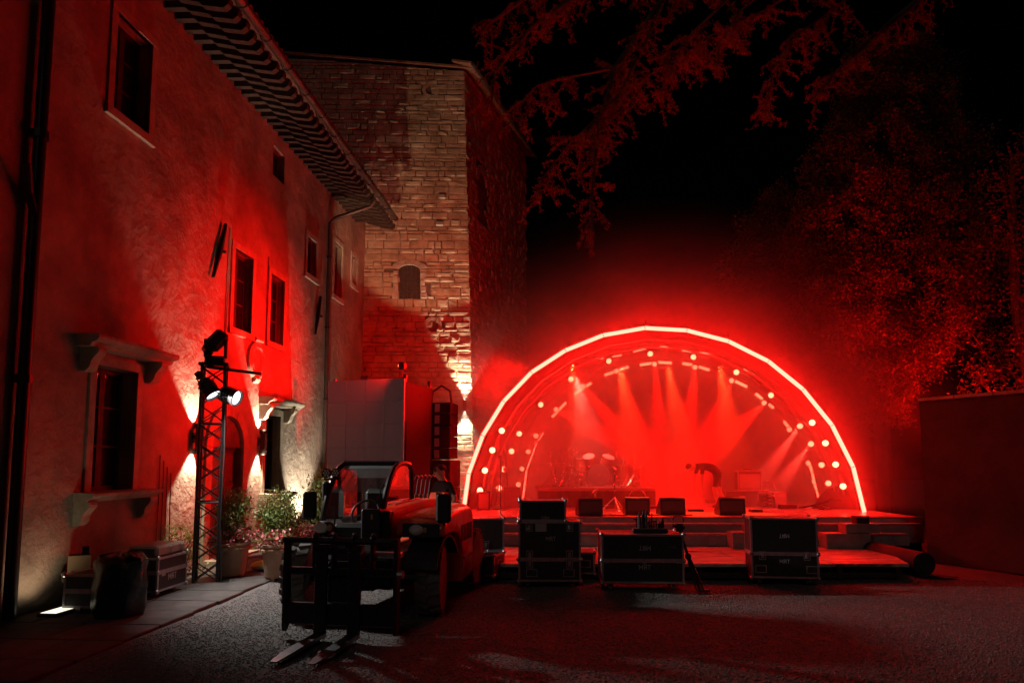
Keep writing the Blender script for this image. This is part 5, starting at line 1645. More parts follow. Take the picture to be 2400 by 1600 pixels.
hand(J, E_, 'wrl', (-.24, -.16, .46), (0, 0, -1), (0, 1, 0)); hand(J, E_, 'wrr', (-.32, .12, .48), (0.05, 0, -1), (0, 1, 0))
def pf2(c):
    if c.x < -.33 and c.z > .80: return 0
    if c.x < -.1 and c.z < .84: return 0
    if c.z > .93 or (c.x < .12 and c.z > .84): return 1
    if c.z > .52: return 2
    if c.z > .12: return 0
    return 3
pb2 = person('', (B.x - .1, B.y, .752), math.radians(4), J, E_, pf2)
tag(pb2, 'person in dark t-shirt and shorts bending down on the stage', 'person')
MB().ball((-.485, .01, 1.015), .092, 14, 8, (1.0, .95, .9)).build('hair', M_hair, pb2, True)
for sg in (-1, 1): MB().ball((-.45, sg*.088, .965), .02, 8, 6, (.8, .4, 1.2)).build('ear', M_skin, pb2, True)

# ------------------------------------------------------------------ things on the stage
SZ = .752
def on_stage(px, py):
    p = gz(px, py, SZ); return p
M_plastic = mat('speaker_shell', (.05, .048, .048), .55, var=.3, vscale=10, bump=.2, bscale=120, bdist=.001)
M_grille = mat('speaker_grille', (.10, .095, .09), .6, metal=.3, bump=.6, bscale=220, bdist=.002)
def wedge(px0, px1, py, label, rz=0.0):
    a, b = on_stage(px0, py), on_stage(px1, py)
    w_ = (b - a).length; c = (a + b)/2
    t = thing('stage_monitor', label, 'stage monitor', (c.x, c.y, SZ), rz, 'wedge monitors along the stage front')
    pr_ = [(0, 0), (-.02, .06), (.02, .36), (.06, .38), (.46, .10), (.48, 0)]
    MB().prism(pr_, -w_/2, w_/2, 'x').build('cabinet', M_plastic, t)
    MB().prism([(.075, .374), (.45, .112), (.455, .119), (.08, .381)], -w_/2 + .03, w_/2 - .03, 'x').build('grille', M_grille, t)
    for s in (-1, 1): MB().box(s*w_/2 - .004, s*w_/2 + .004, .12, .22, .12, .17).build('handle', M_blackm, t)
    MB().box(-w_/2 + .05, w_/2 - .05, -.0035, .02, .10, .30).build('rear_plate', M_grille, t).location = (0, -.012, 0)
    return t
wedge(1356, 1413, 1209, 'stage monitor wedge left of the tripod microphone stand', .05)
wedge(1466, 1523, 1206, 'stage monitor wedge with the round hoop behind it', -.02)
wedge(1548, 1607, 1207, 'stage monitor wedge in the middle, right of the hoop', .0)
wedge(1687, 1747, 1207, 'stage monitor wedge before the bending person', -.05)
# drum riser
rs = gz(1285, 1180, SZ)
ris = thing('drum_riser', 'black skirted platform carrying the drum kit', 'riser', (2.15, 17.2, SZ))
MB().bev(-1.5, 1.45, 0, 2.4, .40, .48, .01).build('platform', M_step, ris)
sk = MB()
for k in range(30):
    x0 = -1.49 + k*.0976; y = -.0 + .012*(k % 2)
    sk.quad((x0, y, .0), (x0 + .0976, .012 - y, .0), (x0 + .0976, .012 - y, .40), (x0, y, .40))
sk.build('skirt', M_cloth, ris)
for x in (-1.4, 0, 1.35): MB().cyl((x, 2.3, 0), (x, 2.3, .40), .03, n=8).build('leg', M_alu, ris)
RZ = SZ + .482
def rp_(px, Y): 
    return Vector((gy(px, 1100, Y).x, Y, RZ))
M_drum = mat('drum_shell', (.35, .20, .14), .25, var=.3, vscale=5)
M_head = mat('drum_head', (.62, .60, .57), .45)
kit = thing('drum_kit', 'drum kit with bass drum, toms and snare on the riser', 'drum kit', rp_(1402, 18.1))
qf = Matrix.Rotation(math.radians(90), 3, 'X').to_quaternion()
MB().lathe([(.28, -.20), (.285, -.19), (.285, .19), (.28, .20)], 28, (0, 0, .30), qf).build('bass_drum', M_drum, kit, True)
MB().lathe([(.27, .204), (.10, .206), (.01, .206)], 28, (0, 0, .30), qf).build('front_head', mat('bass_head', (.10, .09, .09), .5), kit)
for yy in (-.19, .19):
    MB().tube([(.29*math.cos(t), yy, .30 + .29*math.sin(t)) for t in np.linspace(0, 2*math.pi, 33)], .013, 6, False).build('hoop', M_chrome, kit, True)
def drum(x, y, z, r, h, tx, ty):
    q = (Matrix.Rotation(math.radians(tx), 3, 'X') @ Matrix.Rotation(math.radians(ty), 3, 'Y')).to_quaternion()
    o = MB().lathe([(r, 0), (r, h)], 24, (x, y, z), q).build('tom', M_drum, kit, True)
    MB().lathe([(r*.99, h + .003), (.01, h + .004)], 24, (x, y, z), q).build('head', M_head, o)
    for hh in (0.0, h):
        MB().tube([Vector((x, y, z)) + q @ Vector(((r + .008)*math.cos(t), (r + .008)*math.sin(t), hh)) for t in np.linspace(0, 2*math.pi, 25)], .010, 5, False).build('rim', M_chrome, o)
    lg = MB()
    for k in range(8):
        a = 2*math.pi*k/8
        lg.cyl(Vector((x, y, z)) + q @ Vector(((r + .014)*math.cos(a), (r + .014)*math.sin(a), 0)), Vector((x, y, z)) + q @ Vector(((r + .014)*math.cos(a), (r + .014)*math.sin(a), h)), .006, n=4)
    lg.build('tension_rods', M_chrome, o)
drum(-.42, .10, .42, .20, .30, 4, 3)
drum(-.22, -.02, .62, .155, .20, 28, -12)
drum(.22, -.02, .60, .16, .20, 24, 12)
drum(.62, .25, .18, .20, .38, 0, 0)
drum(-.66, .45, .40, .17, .14, 6, 6)
for k, (x, y, z) in enumerate(((-.5, .1, .42), (-.36, .2, .42), (.5, .3, .18), (.72, .18, .18), (-.66, .45, .40))):
    MB().cyl((x, y, z), (x + .03, y, 0), .010, n=6).build('leg', M_chrome, kit)
MB().tube([(-.02, 0, .58), (-.02, 0, .70), (-.16, .02, .74)], .012, 6).build('tom_arm', M_chrome, kit)
MB().cyl((.0, -.205 + .0, .30), (.0, -.215, .30), .05, n=16).build('port_ring', M_chrome, kit)
MB().bev(-.06, .06, .30, .52, 0.01, .06, .01).build('pedal', M_alu, kit)
ds = MB().lathe([(.16, .46), (.17, .48), (.17, .54), (.15, .56), (.01, .56)], 20, (.02, .78, 0)).build('drum_stool', M_blackm, kit, True)
MB().cyl((.02, .78, 0), (.02, .78, .46), .02, n=6).build('stool_post', M_chrome, ds)
# bare cymbal / hardware stands
def hw_stand(px, Y, H, label, lean=0.0, arm=True, z0=RZ, spread=.24, grp='chrome stands around the drum kit', cat='stand', nm='cymbal_stand'):
    t = thing(nm, label, cat, Vector((gy(px, 1100, Y).x, Y, z0)), random.uniform(0, 2), grp)
    MB().cyl((0, 0, .10), (0, 0, H*.5), .014, n=7).build('lower_tube', M_chrome, t)
    MB().cyl((0, 0, H*.5), (lean*.3, 0, H*.86), .010, n=7).build('middle_tube', M_chrome, t)
    MB().cyl((lean*.3, 0, H*.86), (lean*.5, 0, H), .006, n=6).build('upper_rod', M_chrome, t)
    for z in (H*.3, H*.5, H*.86):
        MB().cyl((0, -.03, z), (.03, .03, z + .02), .018, n=6).build('wing_clamp', M_chrome, t)
    for k in range(3):
        a = k*2.094
        c, s = math.cos(a), math.sin(a)
        MB().tube([(.015*c, .015*s, H*.34), (spread*c, spread*s, .012)], .009, 5).build('leg', M_chrome, t)
        MB().cyl((.01*c, .01*s, .12), (spread*.6*c, spread*.6*s, H*.34*.42), .006, n=5).build('brace', M_chrome, t)
        MB().ball((spread*c, spread*s, .014), .018, 6, 4).build('foot', M_rubber, t)
    if arm:
        MB().cyl((lean*.3 - .12, .02, H*.80), (lean*.3 + .10, -.02, H*.93), .008, n=6).build('boom_arm', M_chrome, t)
    return t
for i, (px, Y, H, l) in enumerate(((1292, 18.0, .98, 'first'), (1314, 18.3, 1.02, 'second'), (1331, 18.0, 1.08, 'third'), (1344, 18.5, 1.12, 'fourth'))):
    hw_stand(px, Y, H, 'bare chrome cymbal stand, %s from left beside the drums' % l, random.uniform(-.1, .1))
for i, (px, Y, H, l) in enumerate(((1447, 18.2, .92, 'nearest the bass drum'), (1461, 18.6, .86, 'in the middle'), (1487, 18.3, .98, 'farthest from the bass drum'))):
    hw_stand(px, Y, H, 'bare chrome stand right of the drums, %s' % l, random.uniform(-.1, .1))
more = [(1301, 17.8, .80), (1322, 17.7, .74), (1338, 17.9, .90), (1352, 18.8, 1.05), (1362, 17.8, .62)]
for i, (px, Y, H) in enumerate(more):
    hw_stand(px, Y, H, 'short chrome hardware stand, %s from left among the cymbal stands' % words[i], random.uniform(-.2, .2), True, spread=.2)
more = [(1470, 17.8, .70), (1500, 18.0, .60), (1515, 18.4, .66)]
for i, (px, Y, H) in enumerate(more):
    hw_stand(px, Y, H, 'short chrome hardware stand, %s from left on the riser right half' % words[i], random.uniform(-.2, .2), True, spread=.2)
# effect pedals and small boxes on the floor
for i, (px, py, w_, h_) in enumerate(((1425, 1190, .28, .06), (1535, 1192, .22, .07), (1632, 1198, .34, .05), (1668, 1178, .30, .10), (1850, 1192, .40, .10), (1775, 1200, .26, .06))):
    c = gz(px, py, SZ)
    t = thing('effect_box', 'small dark effect box on the stage floor, %s from left' % words[i], 'effect box', c, random.uniform(-.3, .3), 'effect boxes on the stage floor')
    MB().bev(-w_/2, w_/2, 0, .18, 0, h_, .006).build('body', M_case, t); MB().box(-w_/2 + .02, w_/2 - .02, .03, .12, h_ + .0005, h_ + .004).build('top_plate', M_alu, t)
# microphone stands on the stage floor
m1 = on_stage(1440, 1200)
ms = hw_stand(1440, m1.y, .95, 'chrome tripod microphone stand at the stage front', 0, False, SZ, .34, None, 'microphone stand', 'microphone_stand')
MB().cyl((-.01, -.06, .95), (.02, .05, 1.0), .022, .028, n=8).build('microphone', M_alu, ms)
m2 = Vector((gy(1395, 1180, 16.2).x, 16.2, SZ))
s2 = thing('short_microphone_stand', 'short straight microphone stand in front of the bass drum', 'microphone stand', m2)
MB().cyl((0, 0, .02), (0, 0, .42), .018, n=8).build('tube', M_chrome, s2); MB().lathe([(.13, 0), (.13, .015), (.03, .03)], 16).build('base', M_blackm, s2)
MB().cyl((-.06, 0, .40), (.06, -.04, .50), .03, n=8).build('microphone', M_alu, s2); MB().box(-.05, .05, -.03, .03, .38, .44).build('clip', M_alu, s2)
hp_ = Vector((gy(1494, 1180, 16.4).x, 16.4, SZ))
ch = thing('round_back_chair', 'chair with a round hoop back standing behind the monitors', 'chair', hp_)
MB().tube([(.21*math.cos(t), 0, .24 + .24*math.sin(t)) for t in np.linspace(-.3, math.pi + .3, 22)], .013, 6).build('hoop_back', M_alu, ch, True)
MB().lathe([(.19, .18), (.2, .2), (.01, .21)], 18, (0, -.2, 0)).build('seat', M_blackm, ch, True)
for x, y in ((-.15, -.34), (.15, -.34), (-.18, 0), (.18, 0)): MB().cyl((x, y, 0), (x*.9, y, .19), .012, n=6).build('leg', M_alu, ch)
# box on the left front behind the cases
bx0 = Vector((gy(1268, 1170, 15.2).x, 15.2, SZ))
lb = thing('keyboard_case', 'sloping dark case on the stage behind the stacked flight cases', 'case', bx0)
MB().prism([(-.27, 0), (.27, 0), (.27, .26), (-.24, .28)], 0, .45, 'y').build('body', M_case, lb)
MB().box(-.16, .05, -.006, -.001, .03, .17).build('panel', M_grille, lb)
ebx = MB(); edge_frame(ebx, -.26, .26, 0, .45, 0, .27, .02); ebx.build('edging', M_alu, lb)
# dark boxes on the left wing
for (px, py, w_, h_, Y, lab) in ((1200, 1196, .42, .50, 17.0, 'dark loudspeaker box on the left wing of the stage'), (1133, 1200, .28, .42, 16.2, 'narrow dark speaker beside the foot of the light arch')):
    c = Vector((gy(px, py, Y).x, Y, SZ))
    t = thing('side_speaker', lab, 'loudspeaker', c)
    MB().bev(-w_/2, w_/2, 0, .4, 0, h_, .012).build('cabinet', M_blackm, t)
    MB().box(-w_/2 + .03, w_/2 - .03, -.004, -.0005, .04, h_ - .04).build('grille', M_grille, t)
    for s in (-1, 1): MB().box(s*w_/2 - .003, s*w_/2 + .003, .15, .25, h_*.6, h_*.7).build('handle', M_blackm, t)
pl = Vector((gy(1173, 1190, 16.6).x, 16.6, SZ))
po_ = thing('side_stand', 'thin black upright stand on the left wing of the stage', 'stand', pl)
MB().cyl((0, 0, .01), (0, 0, 1.25), .015, n=7).build('pole', M_blackm, po_); MB().lathe([(.2, 0), (.2, .012), (.03, .025)], 16).build('base', M_blackm, po_); MB().box(-.05, .05, -.03, .03, 1.2, 1.28).build('clamp', M_blackm, po_)
# leaning hardware in the left wing
for k, (px, top, lean) in enumerate(((1150, 1.5, .12), (1192, 1.6, -.10), (1160, 1.15, .2))):
    c = Vector((gy(px, 1190, 17.4 + .3*k).x, 17.4 + .3*k, SZ))
    t = thing('leaning_pole', 'dark pole leaning in the left wing, %s' % ('nearest the arch', 'by the rear lamps', 'the shortest of three')[k], 'pole', c)
    MB().cyl((0, 0, 0), (lean, .15, top), .022, n=7).build('pole', M_blackm, t); MB().box(-.08 + lean*.6, .08 + lean*.6, .06, .10, top*.55, top*.62).build('clamp', M_alu, t)
    MB().tube([(lean*.3, .04, top*.3), (lean*.3 + .12, .04, top*.2), (lean*.3 + .1, .04, top*.08)], .018, 6).build('strut', M_blackm, t)
# guard rail at the back left
g0 = gy(1247, 1086, 20.3); g1 = gy(1372, 1086, 20.3); g2 = gy(1247, 1113, 20.3)
gr = thing('guard_rail', 'two bar steel guard rail at the back left of the stage', 'railing', (g0.x, 20.3, SZ))
for z in (g0.z - SZ, g2.z - SZ): MB().cyl((0, 0, z), (g1.x - g0.x, 0, z), .022, n=7).build('rail', M_alu, gr)
for x in (.24, 1.2): MB().cyl((x, 0, 0), (x, 0, g0.z - SZ + .02), .024, n=7).build('post', M_alu, gr)
# guitar amplifier, cases and cable heap on the right half
ga = Vector((gy(1755, 1190, 17.4).x, 17.4, SZ))
cs_ = thing('equipment_case', 'black case under the guitar amplifier', 'case', (ga.x - .1, 17.2, SZ))
MB().bev(-.55, .55, 0, .5, 0, .42, .012).build('body', M_case, cs_); ee = MB(); edge_frame(ee, -.55, .55, 0, .5, .0, .42, .02); ee.build('edging', M_alu, cs_)
MB().box(-.2, -.05, -.004, -.001, .2, .28).build('handle', M_alu, cs_)
am = thing('guitar_amplifier', 'guitar amplifier with pale front standing on the black case', 'amplifier', (ga.x + .02, 17.32, SZ + .422))
MB().bev(-.30, .30, 0, .28, 0, .48, .012).build('cabinet', M_cloth, am)
MB().box(-.26, .26, -.006, -.001, .04, .40).build('grille_cloth', mat('amp_cloth', (.30, .27, .24), .8), am)
ee = MB(); edge_frame(ee, -.30, .30, 0, .28, 0, .48, .022); ee.build('edging', M_alu, am)
MB().tube([(-.1, .14, .48), (-.09, .14, .52), (.09, .14, .52), (.1, .14, .48)], .012, 6).build('handle', M_blackm, am)
tbp = Vector((gy(1812, 1185, 17.2).x, 17.2, SZ))
tbx = thing('draped_table', 'low table draped with pale cloth right of the amplifier', 'table', tbp)
dr = MB(); dr.prism([(-.36, .12), (-.30, .02), (.30, .0), (.36, .12), (.33, .36), (-.34, .34)], 0, .5, 'y'); dr.build('drape', mat('pale_cloth', (.42, .40, .37), .85, bump=.6, bscale=5, bdist=.05), tbx)
MB().bev(-.36, .36, -.02, .52, .345, .375, .008).build('top', M_alu, tbx)
gn = thing('gooseneck_lamp', 'bent gooseneck lamp on the draped table', 'lamp', tbp + Vector((-.05, .2, .377)))
MB().tube([(0, 0, 0), (0, 0, .16), (.03, 0, .24), (.09, 0, .27), (.15, 0, .20), (.19, 0, .02)], .012, 6).build('neck', M_alu, gn, True); MB().lathe([(.06, 0), (.06, .015), (.02, .03)], 12).build('base', M_alu, gn); MB().ball((.0, 0, .25), .03, 8, 5).build('head', M_alu, gn, True)
hp2 = thing('cable_heap', 'heap of black cables piled on the case beside the amplifier', 'cable heap', (ga.x + .42, 17.15, SZ + .01))
for k in range(7):
    pts = []
    for t in np.linspace(0, 9, 26): pts.append((.17*math.cos(t + k)*(1 - .04*k) , .12*math.sin(t*1.03 + k), .03 + .045*k + .012*math.sin(3*t)))
    MB().tube(pts, .013, 5).build('cable', M_blackm, hp2)
# tangle of folded stands on the right wing
for k in range(5):
    c = Vector((gy(1905 + 16*k, 1195, 16.4).x, 16.3 + .14*k, SZ + .015))
    t = thing('fallen_stand', 'folded stand lying on the right wing, %s from left' % words[k], 'stand', c, random.uniform(-.6, .6), 'folded stands on the right wing')
    MB().tube([(-.35, 0, .02), (0, 0, .10 + .03*k), (.32, .04, .20 + .05*(k % 3))], .016, 6).build('pole', M_blackm, t)
    MB().tube([(.0, 0, .1), (.14, -.16, .02), (.24, -.26, .02)], .012, 5).build('leg', M_blackm, t)
    MB().tube([(.0, 0, .1), (.16, .14, .02), (.26, .22, .02)], .012, 5).build('leg', M_alu if k == 1 else M_blackm, t)
bk_ = Vector((gy(1965, 1190, 17.0).x, 17.0, SZ))
t = thing('covered_gear', 'black cloth draped over gear at the right end of the stage', 'cover', bk_)
cvm = MB(); cvm.lathe([(.62, 0), (.55, .12), (.40, .30), (.24, .46), (.05, .52)], 18)
cvm.v = [(x*(1 + .12*math.sin(4*math.atan2(y, x) + 3*z)), y*.6*(1 + .1*math.sin(3*math.atan2(y, x))), z) for x, y, z in cvm.v]
cvm.build('cloth', M_cloth, t, True); MB().cyl((.1, 0, .4), (.15, 0, .72), .03, n=8).build('pole_tip', M_alu, t)
# cables along the stage edge
cbl = thing('stage_cable', 'black cable lying along the front edge of the stage floor', 'cable', (2.0, 14.6, SZ))
MB().tube([(-.6, .05, .01), (0, .12, .01), (.5, .0, .01), (.9, .1, .01), (1.3, -.05, .01), (1.5, -.38, .01), (1.52, -.45, -.05), (1.5, -.44, -.098)], .011, 6).build('cable', M_blackm, cbl, True)
cb3 = thing('coiled_cable', 'short looped cable at the stage edge near the middle monitor', 'cable', (3.55, 14.45, SZ))
MB().tube([(.3, .3, .01), (.1, .1, .01), (-.1, -.1, .012), (-.22, -.24, .01), (-.25, -.27, -.05)], .011, 6).build('cable', M_blackm, cb3, True)
# stairs block in front of the steps
sa, sb_ = gz(1697, 1277, .25), gz(1760, 1277, .25)
stp = thing('step_block', 'two tread wooden step block on the deck before the stage', 'steps', (sa.x, 13.12, .252))
MB().bev(0, .30, 0, .36, 0, .30, .008).build('lower_tread', M_step, stp); MB().bev(.304, .62, 0, .36, 0, .42, .008).build('upper_tread', M_step, stp)
MB().cyl((.38, .2, .42), (.38, .2, .52), .012, n=6).build('peg', M_chrome, stp); MB().cyl((.48, .2, .42), (.47, .2, .53), .012, n=6).build('peg', M_chrome, stp)
sr_ = thing('end_step_block', 'dark step block with boxes at the right end of the stage', 'steps', (6.25, 12.85, .252))
MB().bev(-.3, .55, .25, .62, 0, .28, .01).build('lower_tread', M_step, sr_); MB().bev(.1, .75, .3, .62, .282, .46, .01).build('upper_tread', M_step, sr_); MB().bev(.35, .60, .38, .6, .462, .60, .01).build('box', M_blackm, sr_)
# carpet roll at the right end of the deck
ra = gz(2105, 1296, .2); rb_ = gz(2168, 1350, .0)
crp = thing('carpet_roll', 'rolled up dark carpet lying off the right end of the deck', 'carpet roll', (rb_.x, rb_.y, 0))
A_ = Vector((0, 0, .20)); B_ = Vector((-.05, 2.3, .20))
MB().cyl(A_, B_, .19, n=20).build('roll', M_cloth, crp, True)
sp_ = MB(); sp_.tube([A_ + Vector((.17*(1 - t/22)*math.cos(t), -.006, .17*(1 - t/22)*math.sin(t))) for t in np.linspace(0, 20, 60)], .006, 4); sp_.build('rolled_edge', M_blackm, crp)
MB().add([(-.2, -.05, .003), (.25, -.25, .004), (.5, -.1, .003), (.15, .2, .004), (-.2, -.05, .02), (.25, -.25, .016), (.5, -.1, .012), (.15, .2, .02)], [(4, 5, 6, 7), (0, 1, 5, 4), (1, 2, 6, 5), (2, 3, 7, 6), (3, 0, 4, 7)]).build('loose_flap', M_cloth, crp)

# ------------------------------------------------------------------ garden wall on the right
gw = thing('garden_wall', 'tall plain rendered garden wall at the far right', 'wall', (0, 0, 0))
wa, wb_ = Vector((7.9, 13.2, 0)), Vector((10.6, 7.6, 0))
n_ = Vector((.9, .43, 0))
MB().add([wa, wb_, wb_ + n_*.4, wa + n_*.4] + [v + Vector((0, 0, 3.05)) for v in (wa, wb_, wb_ + n_*.4, wa + n_*.4)], [(0, 1, 5, 4), (1, 2, 6, 5), (2, 3, 7, 6), (3, 0, 4, 7), (4, 5, 6, 7)]).build('wall', mat('garden_render', (.06, .042, .03), .95, var=.35, vscale=1.3, bump=.6, bscale=9, bdist=.02), gw)
d_ = (wb_ - wa).normalized()
for k in range(9):
    a = wa + d_*(k*.69 + .005) - n_*.05; b = wa + d_*(k*.69 + .68) - n_*.05
    MB().add([a + Vector((0, 0, 3.052)), b + Vector((0, 0, 3.052)), b + n_*.5 + Vector((0, 0, 3.052)), a + n_*.5 + Vector((0, 0, 3.052)), a + Vector((0, 0, 3.11)), b + Vector((0, 0, 3.11)), b + n_*.5 + Vector((0, 0, 3.13)), a + n_*.5 + Vector((0, 0, 3.13))],
             [(4, 5, 6, 7), (0, 1, 5, 4), (1, 2, 6, 5), (2, 3, 7, 6), (3, 0, 4, 7), (3, 2, 1, 0)]).build('coping_stone', M_stone, gw)

# ------------------------------------------------------------------ trees
def tree(label, base, H, blobs, n_clump, per, spread, size, seed, trunk_r=.25, kindname='evergreen_tree', m=None):
    g = np.random.default_rng(seed)
    t = thing(kindname, label, 'tree', base, 0)
    base = Vector(base)
    tk = MB(); tk.tube([(0, 0, -.1), (.05, .05, H*.3), (-.05, .1, H*.65), (0, 0, H)], [trunk_r, trunk_r*.8, trunk_r*.5, .04], 9)
    limbs = []
    cent = []
    for (cx_, cy_, cz_, rx, ry, rz_) in blobs:
        nb = max(6, int(n_clump*(rx*ry*rz_)**(2/3)))
        u = g.normal(0, 1, (nb, 3)); u /= np.linalg.norm(u, axis=1, keepdims=True)
        rr = g.uniform(.55, 1.03, (nb, 1))**.7
        wob = 1 + .22*np.sin(u[:, :1]*5 + seed)*np.cos(u[:, 2:]*7)
        P = u*rr*wob*np.array([[rx, ry, rz_]]) + np.array([[cx_, cy_, cz_]])
        cent.append(P)
        for k in range(4):
            q = P[g.integers(0, nb)]
            tk.tube([(0, .05, max(2.6, q[2]*.75)), (q[0]*.5, q[1]*.5, q[2]*.82), tuple(q)], [trunk_r*.3, trunk_r*.18, .015], 6)
    tk.build('trunk', M_bark, t, True)
    C = np.concatenate(cent)
    V_, F_ = leaf_cloud(C, per, spread, size, seed, .15, .55)
    link('crown', mesh_np('crown', V_, F_, m or M_ever), t)
    return t
tree('large evergreen with drooping crown right of the stage', (10.6, 19.6, 0), 13.5, [(-.3, 0, 8.6, 2.1, 1.6, 2.9), (.9, 0, 10.8, 2.2, 1.8, 2.8), (-.9, -.3, 6.6, 1.35, 1.2, 1.5), (.6, -.4, 5.4, 1.2, 1.0, 1.3), (2.1, .2, 7.4, 1.8, 1.6, 2.6), (-1.3, -.2, 4.3, .7, .7, 1.2), (-.2, -.3, 3.9, .9, .8, 1.0), (1.0, .3, 13.0, 1.6, 1.5, 1.8)], 190, 64, .13, .085, 11)
tree('paler narrower evergreen standing behind the canopy right shoulder', (8.75, 22.9, 0), 11.0, [(-.1, 0, 8.7, 1.2, 1.1, 1.8), (-.75, 0, 7.0, 1.1, 1.1, 1.5), (.6, 0, 6.8, 1.3, 1.2, 2.2), (.3, 0, 10.1, .8, .8, 1.2), (-.5, 0, 5.0, 1.0, 1.0, 1.4)], 150, 60, .14, .095, 12)
tree('dark thin tree rising above the garden wall', (12.6, 16.6, 0), 9.5, [(-.4, 0, 6.0, 1.5, 1.3, 2.2), (.3, 0, 8.3, 1.5, 1.4, 1.7), (-.9, -.3, 3.6, .8, .8, 1.2)], 42, 30, .17, .10, 13)
bsh = thing('small_bush', 'small yellow green bush in the dark beyond the deck', 'bush', gz(2172, 1232) + Vector((0, 0, 0)))
V_, F_ = leaf_cloud([(random.gauss(0, .10), random.gauss(0, .08), .32 + random.gauss(0, .10)) for _ in range(26)], 12, .04, .05, 21, .4)
link('foliage', mesh_np('foliage', V_, F_, mat('yellow_leaf', (.20, .22, .03), .5)), bsh)
sb2 = MB()
for k in range(6): sb2.tube([(0, 0, 0), (random.gauss(0, .05), random.gauss(0, .05), .18), (random.gauss(0, .10), random.gauss(0, .08), .36)], [.008, .006, .003], 4)
sb2.build('stem', M_bark, bsh)
# low ivy clump at the wall foot by the truss
ivy = thing('wall_shrub', 'low dark shrub at the wall foot behind the truss', 'shrub', fw(11.75, -.25, 0))
V_, F_ = leaf_cloud([(random.gauss(0, .16), random.gauss(0, .10), abs(random.gauss(.38, .2))) for _ in range(60)], 16, .05, .055, 31, .4)
link('foliage', mesh_np('foliage', V_, F_, M_leaf), ivy)
sb2 = MB()
for k in range(8): sb2.tube([(0, 0, 0), (random.gauss(0, .08), random.gauss(0, .05), .3), (random.gauss(0, .14), random.gauss(0, .08), .55)], [.01, .007, .003], 4)
sb2.build('stem', M_bark, ivy)

# cedar whose long limbs hang in from above
ced = thing('cedar_tree', 'cedar with long drooping limbs hanging in from above', 'tree', (9.6, 7.4, 0))
CB = Vector((9.6, 7.4, 0))
trk = MB(); trk.tube([(0, 0, -.1), (.05, 0, 4), (.0, .1, 9), (0, 0, 14)], [.55, .48, .35, .12], 12)
limb_paths = [  # pixel way points and distance of each hanging limb
    [(2500, -220, 9.0), (2150, -160, 9.0), (1800, -90, 9.0), (1560, -10, 9.0), (1440, 160, 9.1), (1400, 330, 9.2), (1385, 480, 9.2), (1392, 545, 9.2)],
    [(2450, -250, 9.6), (2000, -200, 9.6), (1650, -120, 9.6), (1400, -40, 9.6), (1250, 60, 9.6), (1160, 170, 9.6), (1150, 260, 9.6)],
    [(2300, -200, 9.9), (1750, -130, 9.9), (1420, -60, 9.9), (1240, -10, 9.9), (1140, 60, 9.9), (1115, 110, 9.9)],
    [(1800, -90, 9.0), (1640, 60, 9.0), (1560, 150, 9.0), (1490, 200, 9.0), (1420, 250, 9.0)],
    [(2000, -120, 9.4), (1800, 20, 9.4), (1650, 90, 9.4), (1560, 170, 9.4), (1545, 235, 9.4)],
    [(2200, -150, 9.8), (1980, 0, 9.8), (1860, 90, 9.8), (1810, 180, 9.8), (1788, 280, 9.8)],
    [(2300, -120, 10.2), (2080, 60, 10.2), (1960, 170, 10.2), (1900, 240, 10.2)],
    [(1560, -10, 9.0), (1500, 130, 9.05), (1440, 240, 9.1), (1340, 330, 9.1), (1270, 420, 9.1), (1255, 480, 9.1)],
    [(1440, 160, 9.1), (1340, 180, 9.2), (1260, 200, 9.2), (1210, 250, 9.2), (1195, 290, 9.2)],
    [(1900, -100, 10.4), (1740, 20, 10.4), (1690, 100, 10.4), (1668, 170, 10.4)]]
g = np.random.default_rng(5)
tuft_c = []; 
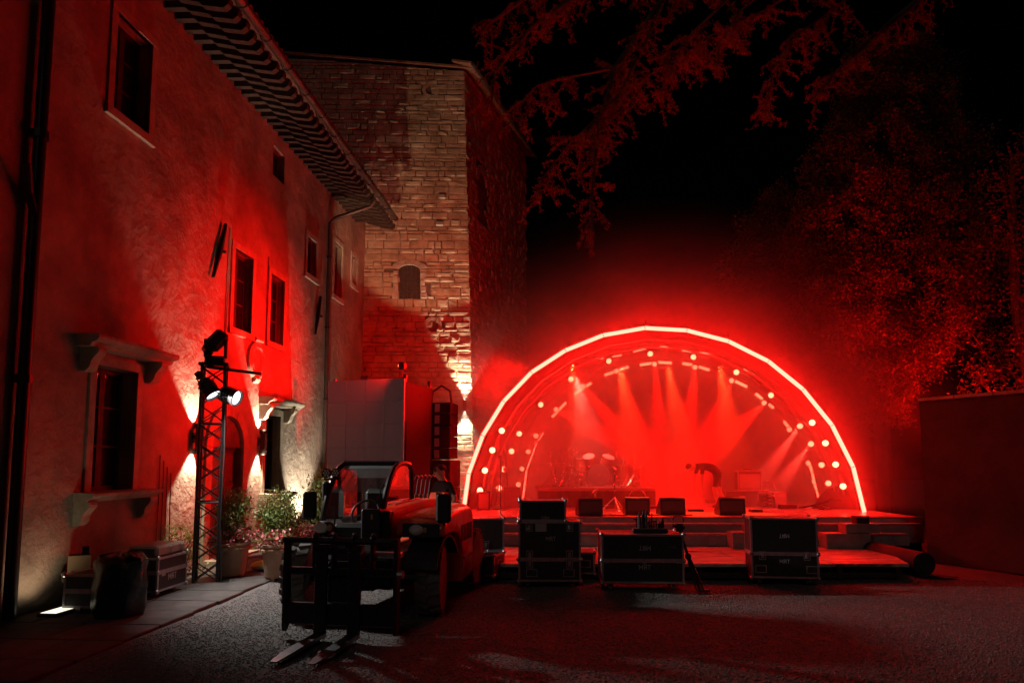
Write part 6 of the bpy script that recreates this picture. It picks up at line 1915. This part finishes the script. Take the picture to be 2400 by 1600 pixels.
for li, path in enumerate(limb_paths):
    pts = [gy(*q) for q in path]
    loc = [p - CB for p in pts]
    n = len(loc)
    lm = MB(); 
    r0 = .05 if li in (0, 1, 2) else .025
    if path[0][0] > 2250:
        loc = [Vector((0, 0, 11.0 + .2*li))] + loc; n += 1; r0 = .09
    lm.tube(loc, [r0*(1 - .88*i/(n - 1)) for i in range(n)], 6)
    # side sprays
    for i in range(1, n - 1):
        a, b = loc[i], loc[i + 1]
        seg = (b - a); m_ = max(3, int(seg.length/.055))
        if path[min(i, len(path) - 1)][1] < -110: continue
        for k in range(m_):
            p = a + seg*(k/m_)
            sd = Vector((g.normal(0, .8), g.normal(0, .7), g.normal(-.75, .5))).normalized()
            fr_ = (i + k/m_)/n
            L_ = g.uniform(.18, .62)*(1.15 - .55*fr_)
            e = p + sd*L_ + Vector((0, 0, -.15*L_))
            mid = (p + e)/2 + Vector((g.normal(0, .03), g.normal(0, .03), .03))
            lm.tube([p, mid, e], [.009, .006, .003], 4, False)
            for u in np.linspace(.15, 1, max(4, int(L_/.030))):
                q = p*(1-u)**2 + mid*2*u*(1-u) + e*u*u
                tuft_c.append(tuple(q))
                if g.random() < .55:
                    s3 = Vector((g.normal(0, 1), g.normal(0, 1), g.normal(-.5, .6))).normalized()*g.uniform(.04, .12)
                    tuft_c.append(tuple(q + s3*.6)); tuft_c.append(tuple(q + s3))
    lm.build('limb', M_bark, ced, True)
trk.build('trunk', M_bark, ced, True)
V_, F_ = leaf_cloud(tuft_c, 7, .008, .034, 41, .25, .16)
link('crown', mesh_np('crown', V_, F_, M_needle), ced)

# red ground floods added to brighten the trees
def added_flood(loc, tgt, power, ang, label):
    loc = Vector(loc); tgt = Vector(tgt)
    t = thing('added_red_flood', label, 'floodlight', loc)
    q = (tgt - loc).to_track_quat('Z', 'Y').to_matrix().to_4x4()
    Mq = Matrix.Translation((0, 0, .16)) @ q
    MB().bev(-.13, .13, -.10, .10, -.09, .0, .015, Mq).build('housing', M_blackm, t)
    MB().box(-.11, .11, -.08, .08, .001, .005, Mq).build('lens', M_lens, t)
    MB().tube([(-.15, 0, .16), (-.15, 0, .02), (.15, 0, .02), (.15, 0, .16)], .012, 6).build('stand', M_blackm, t)
    d = (tgt - loc - Vector((0, 0, .16))).normalized()
    lamp('SPOT', 'added_red_flood_light', loc + Vector((0, 0, .16)) + d * .03, tgt, power, RED2, angle=ang, blend=.9, size=.08)
added_flood((12.3, 16.0, .0), (10.0, 19.8, 9.6), 5500, 66, 'added low red floodlight behind the garden wall, aimed up at the trees')
added_flood((2.15, 11.75, .252), (1.9, 9.4, 6.4), 1900, 92, 'added low red floodlight on the deck behind the wide case, aimed upwards')
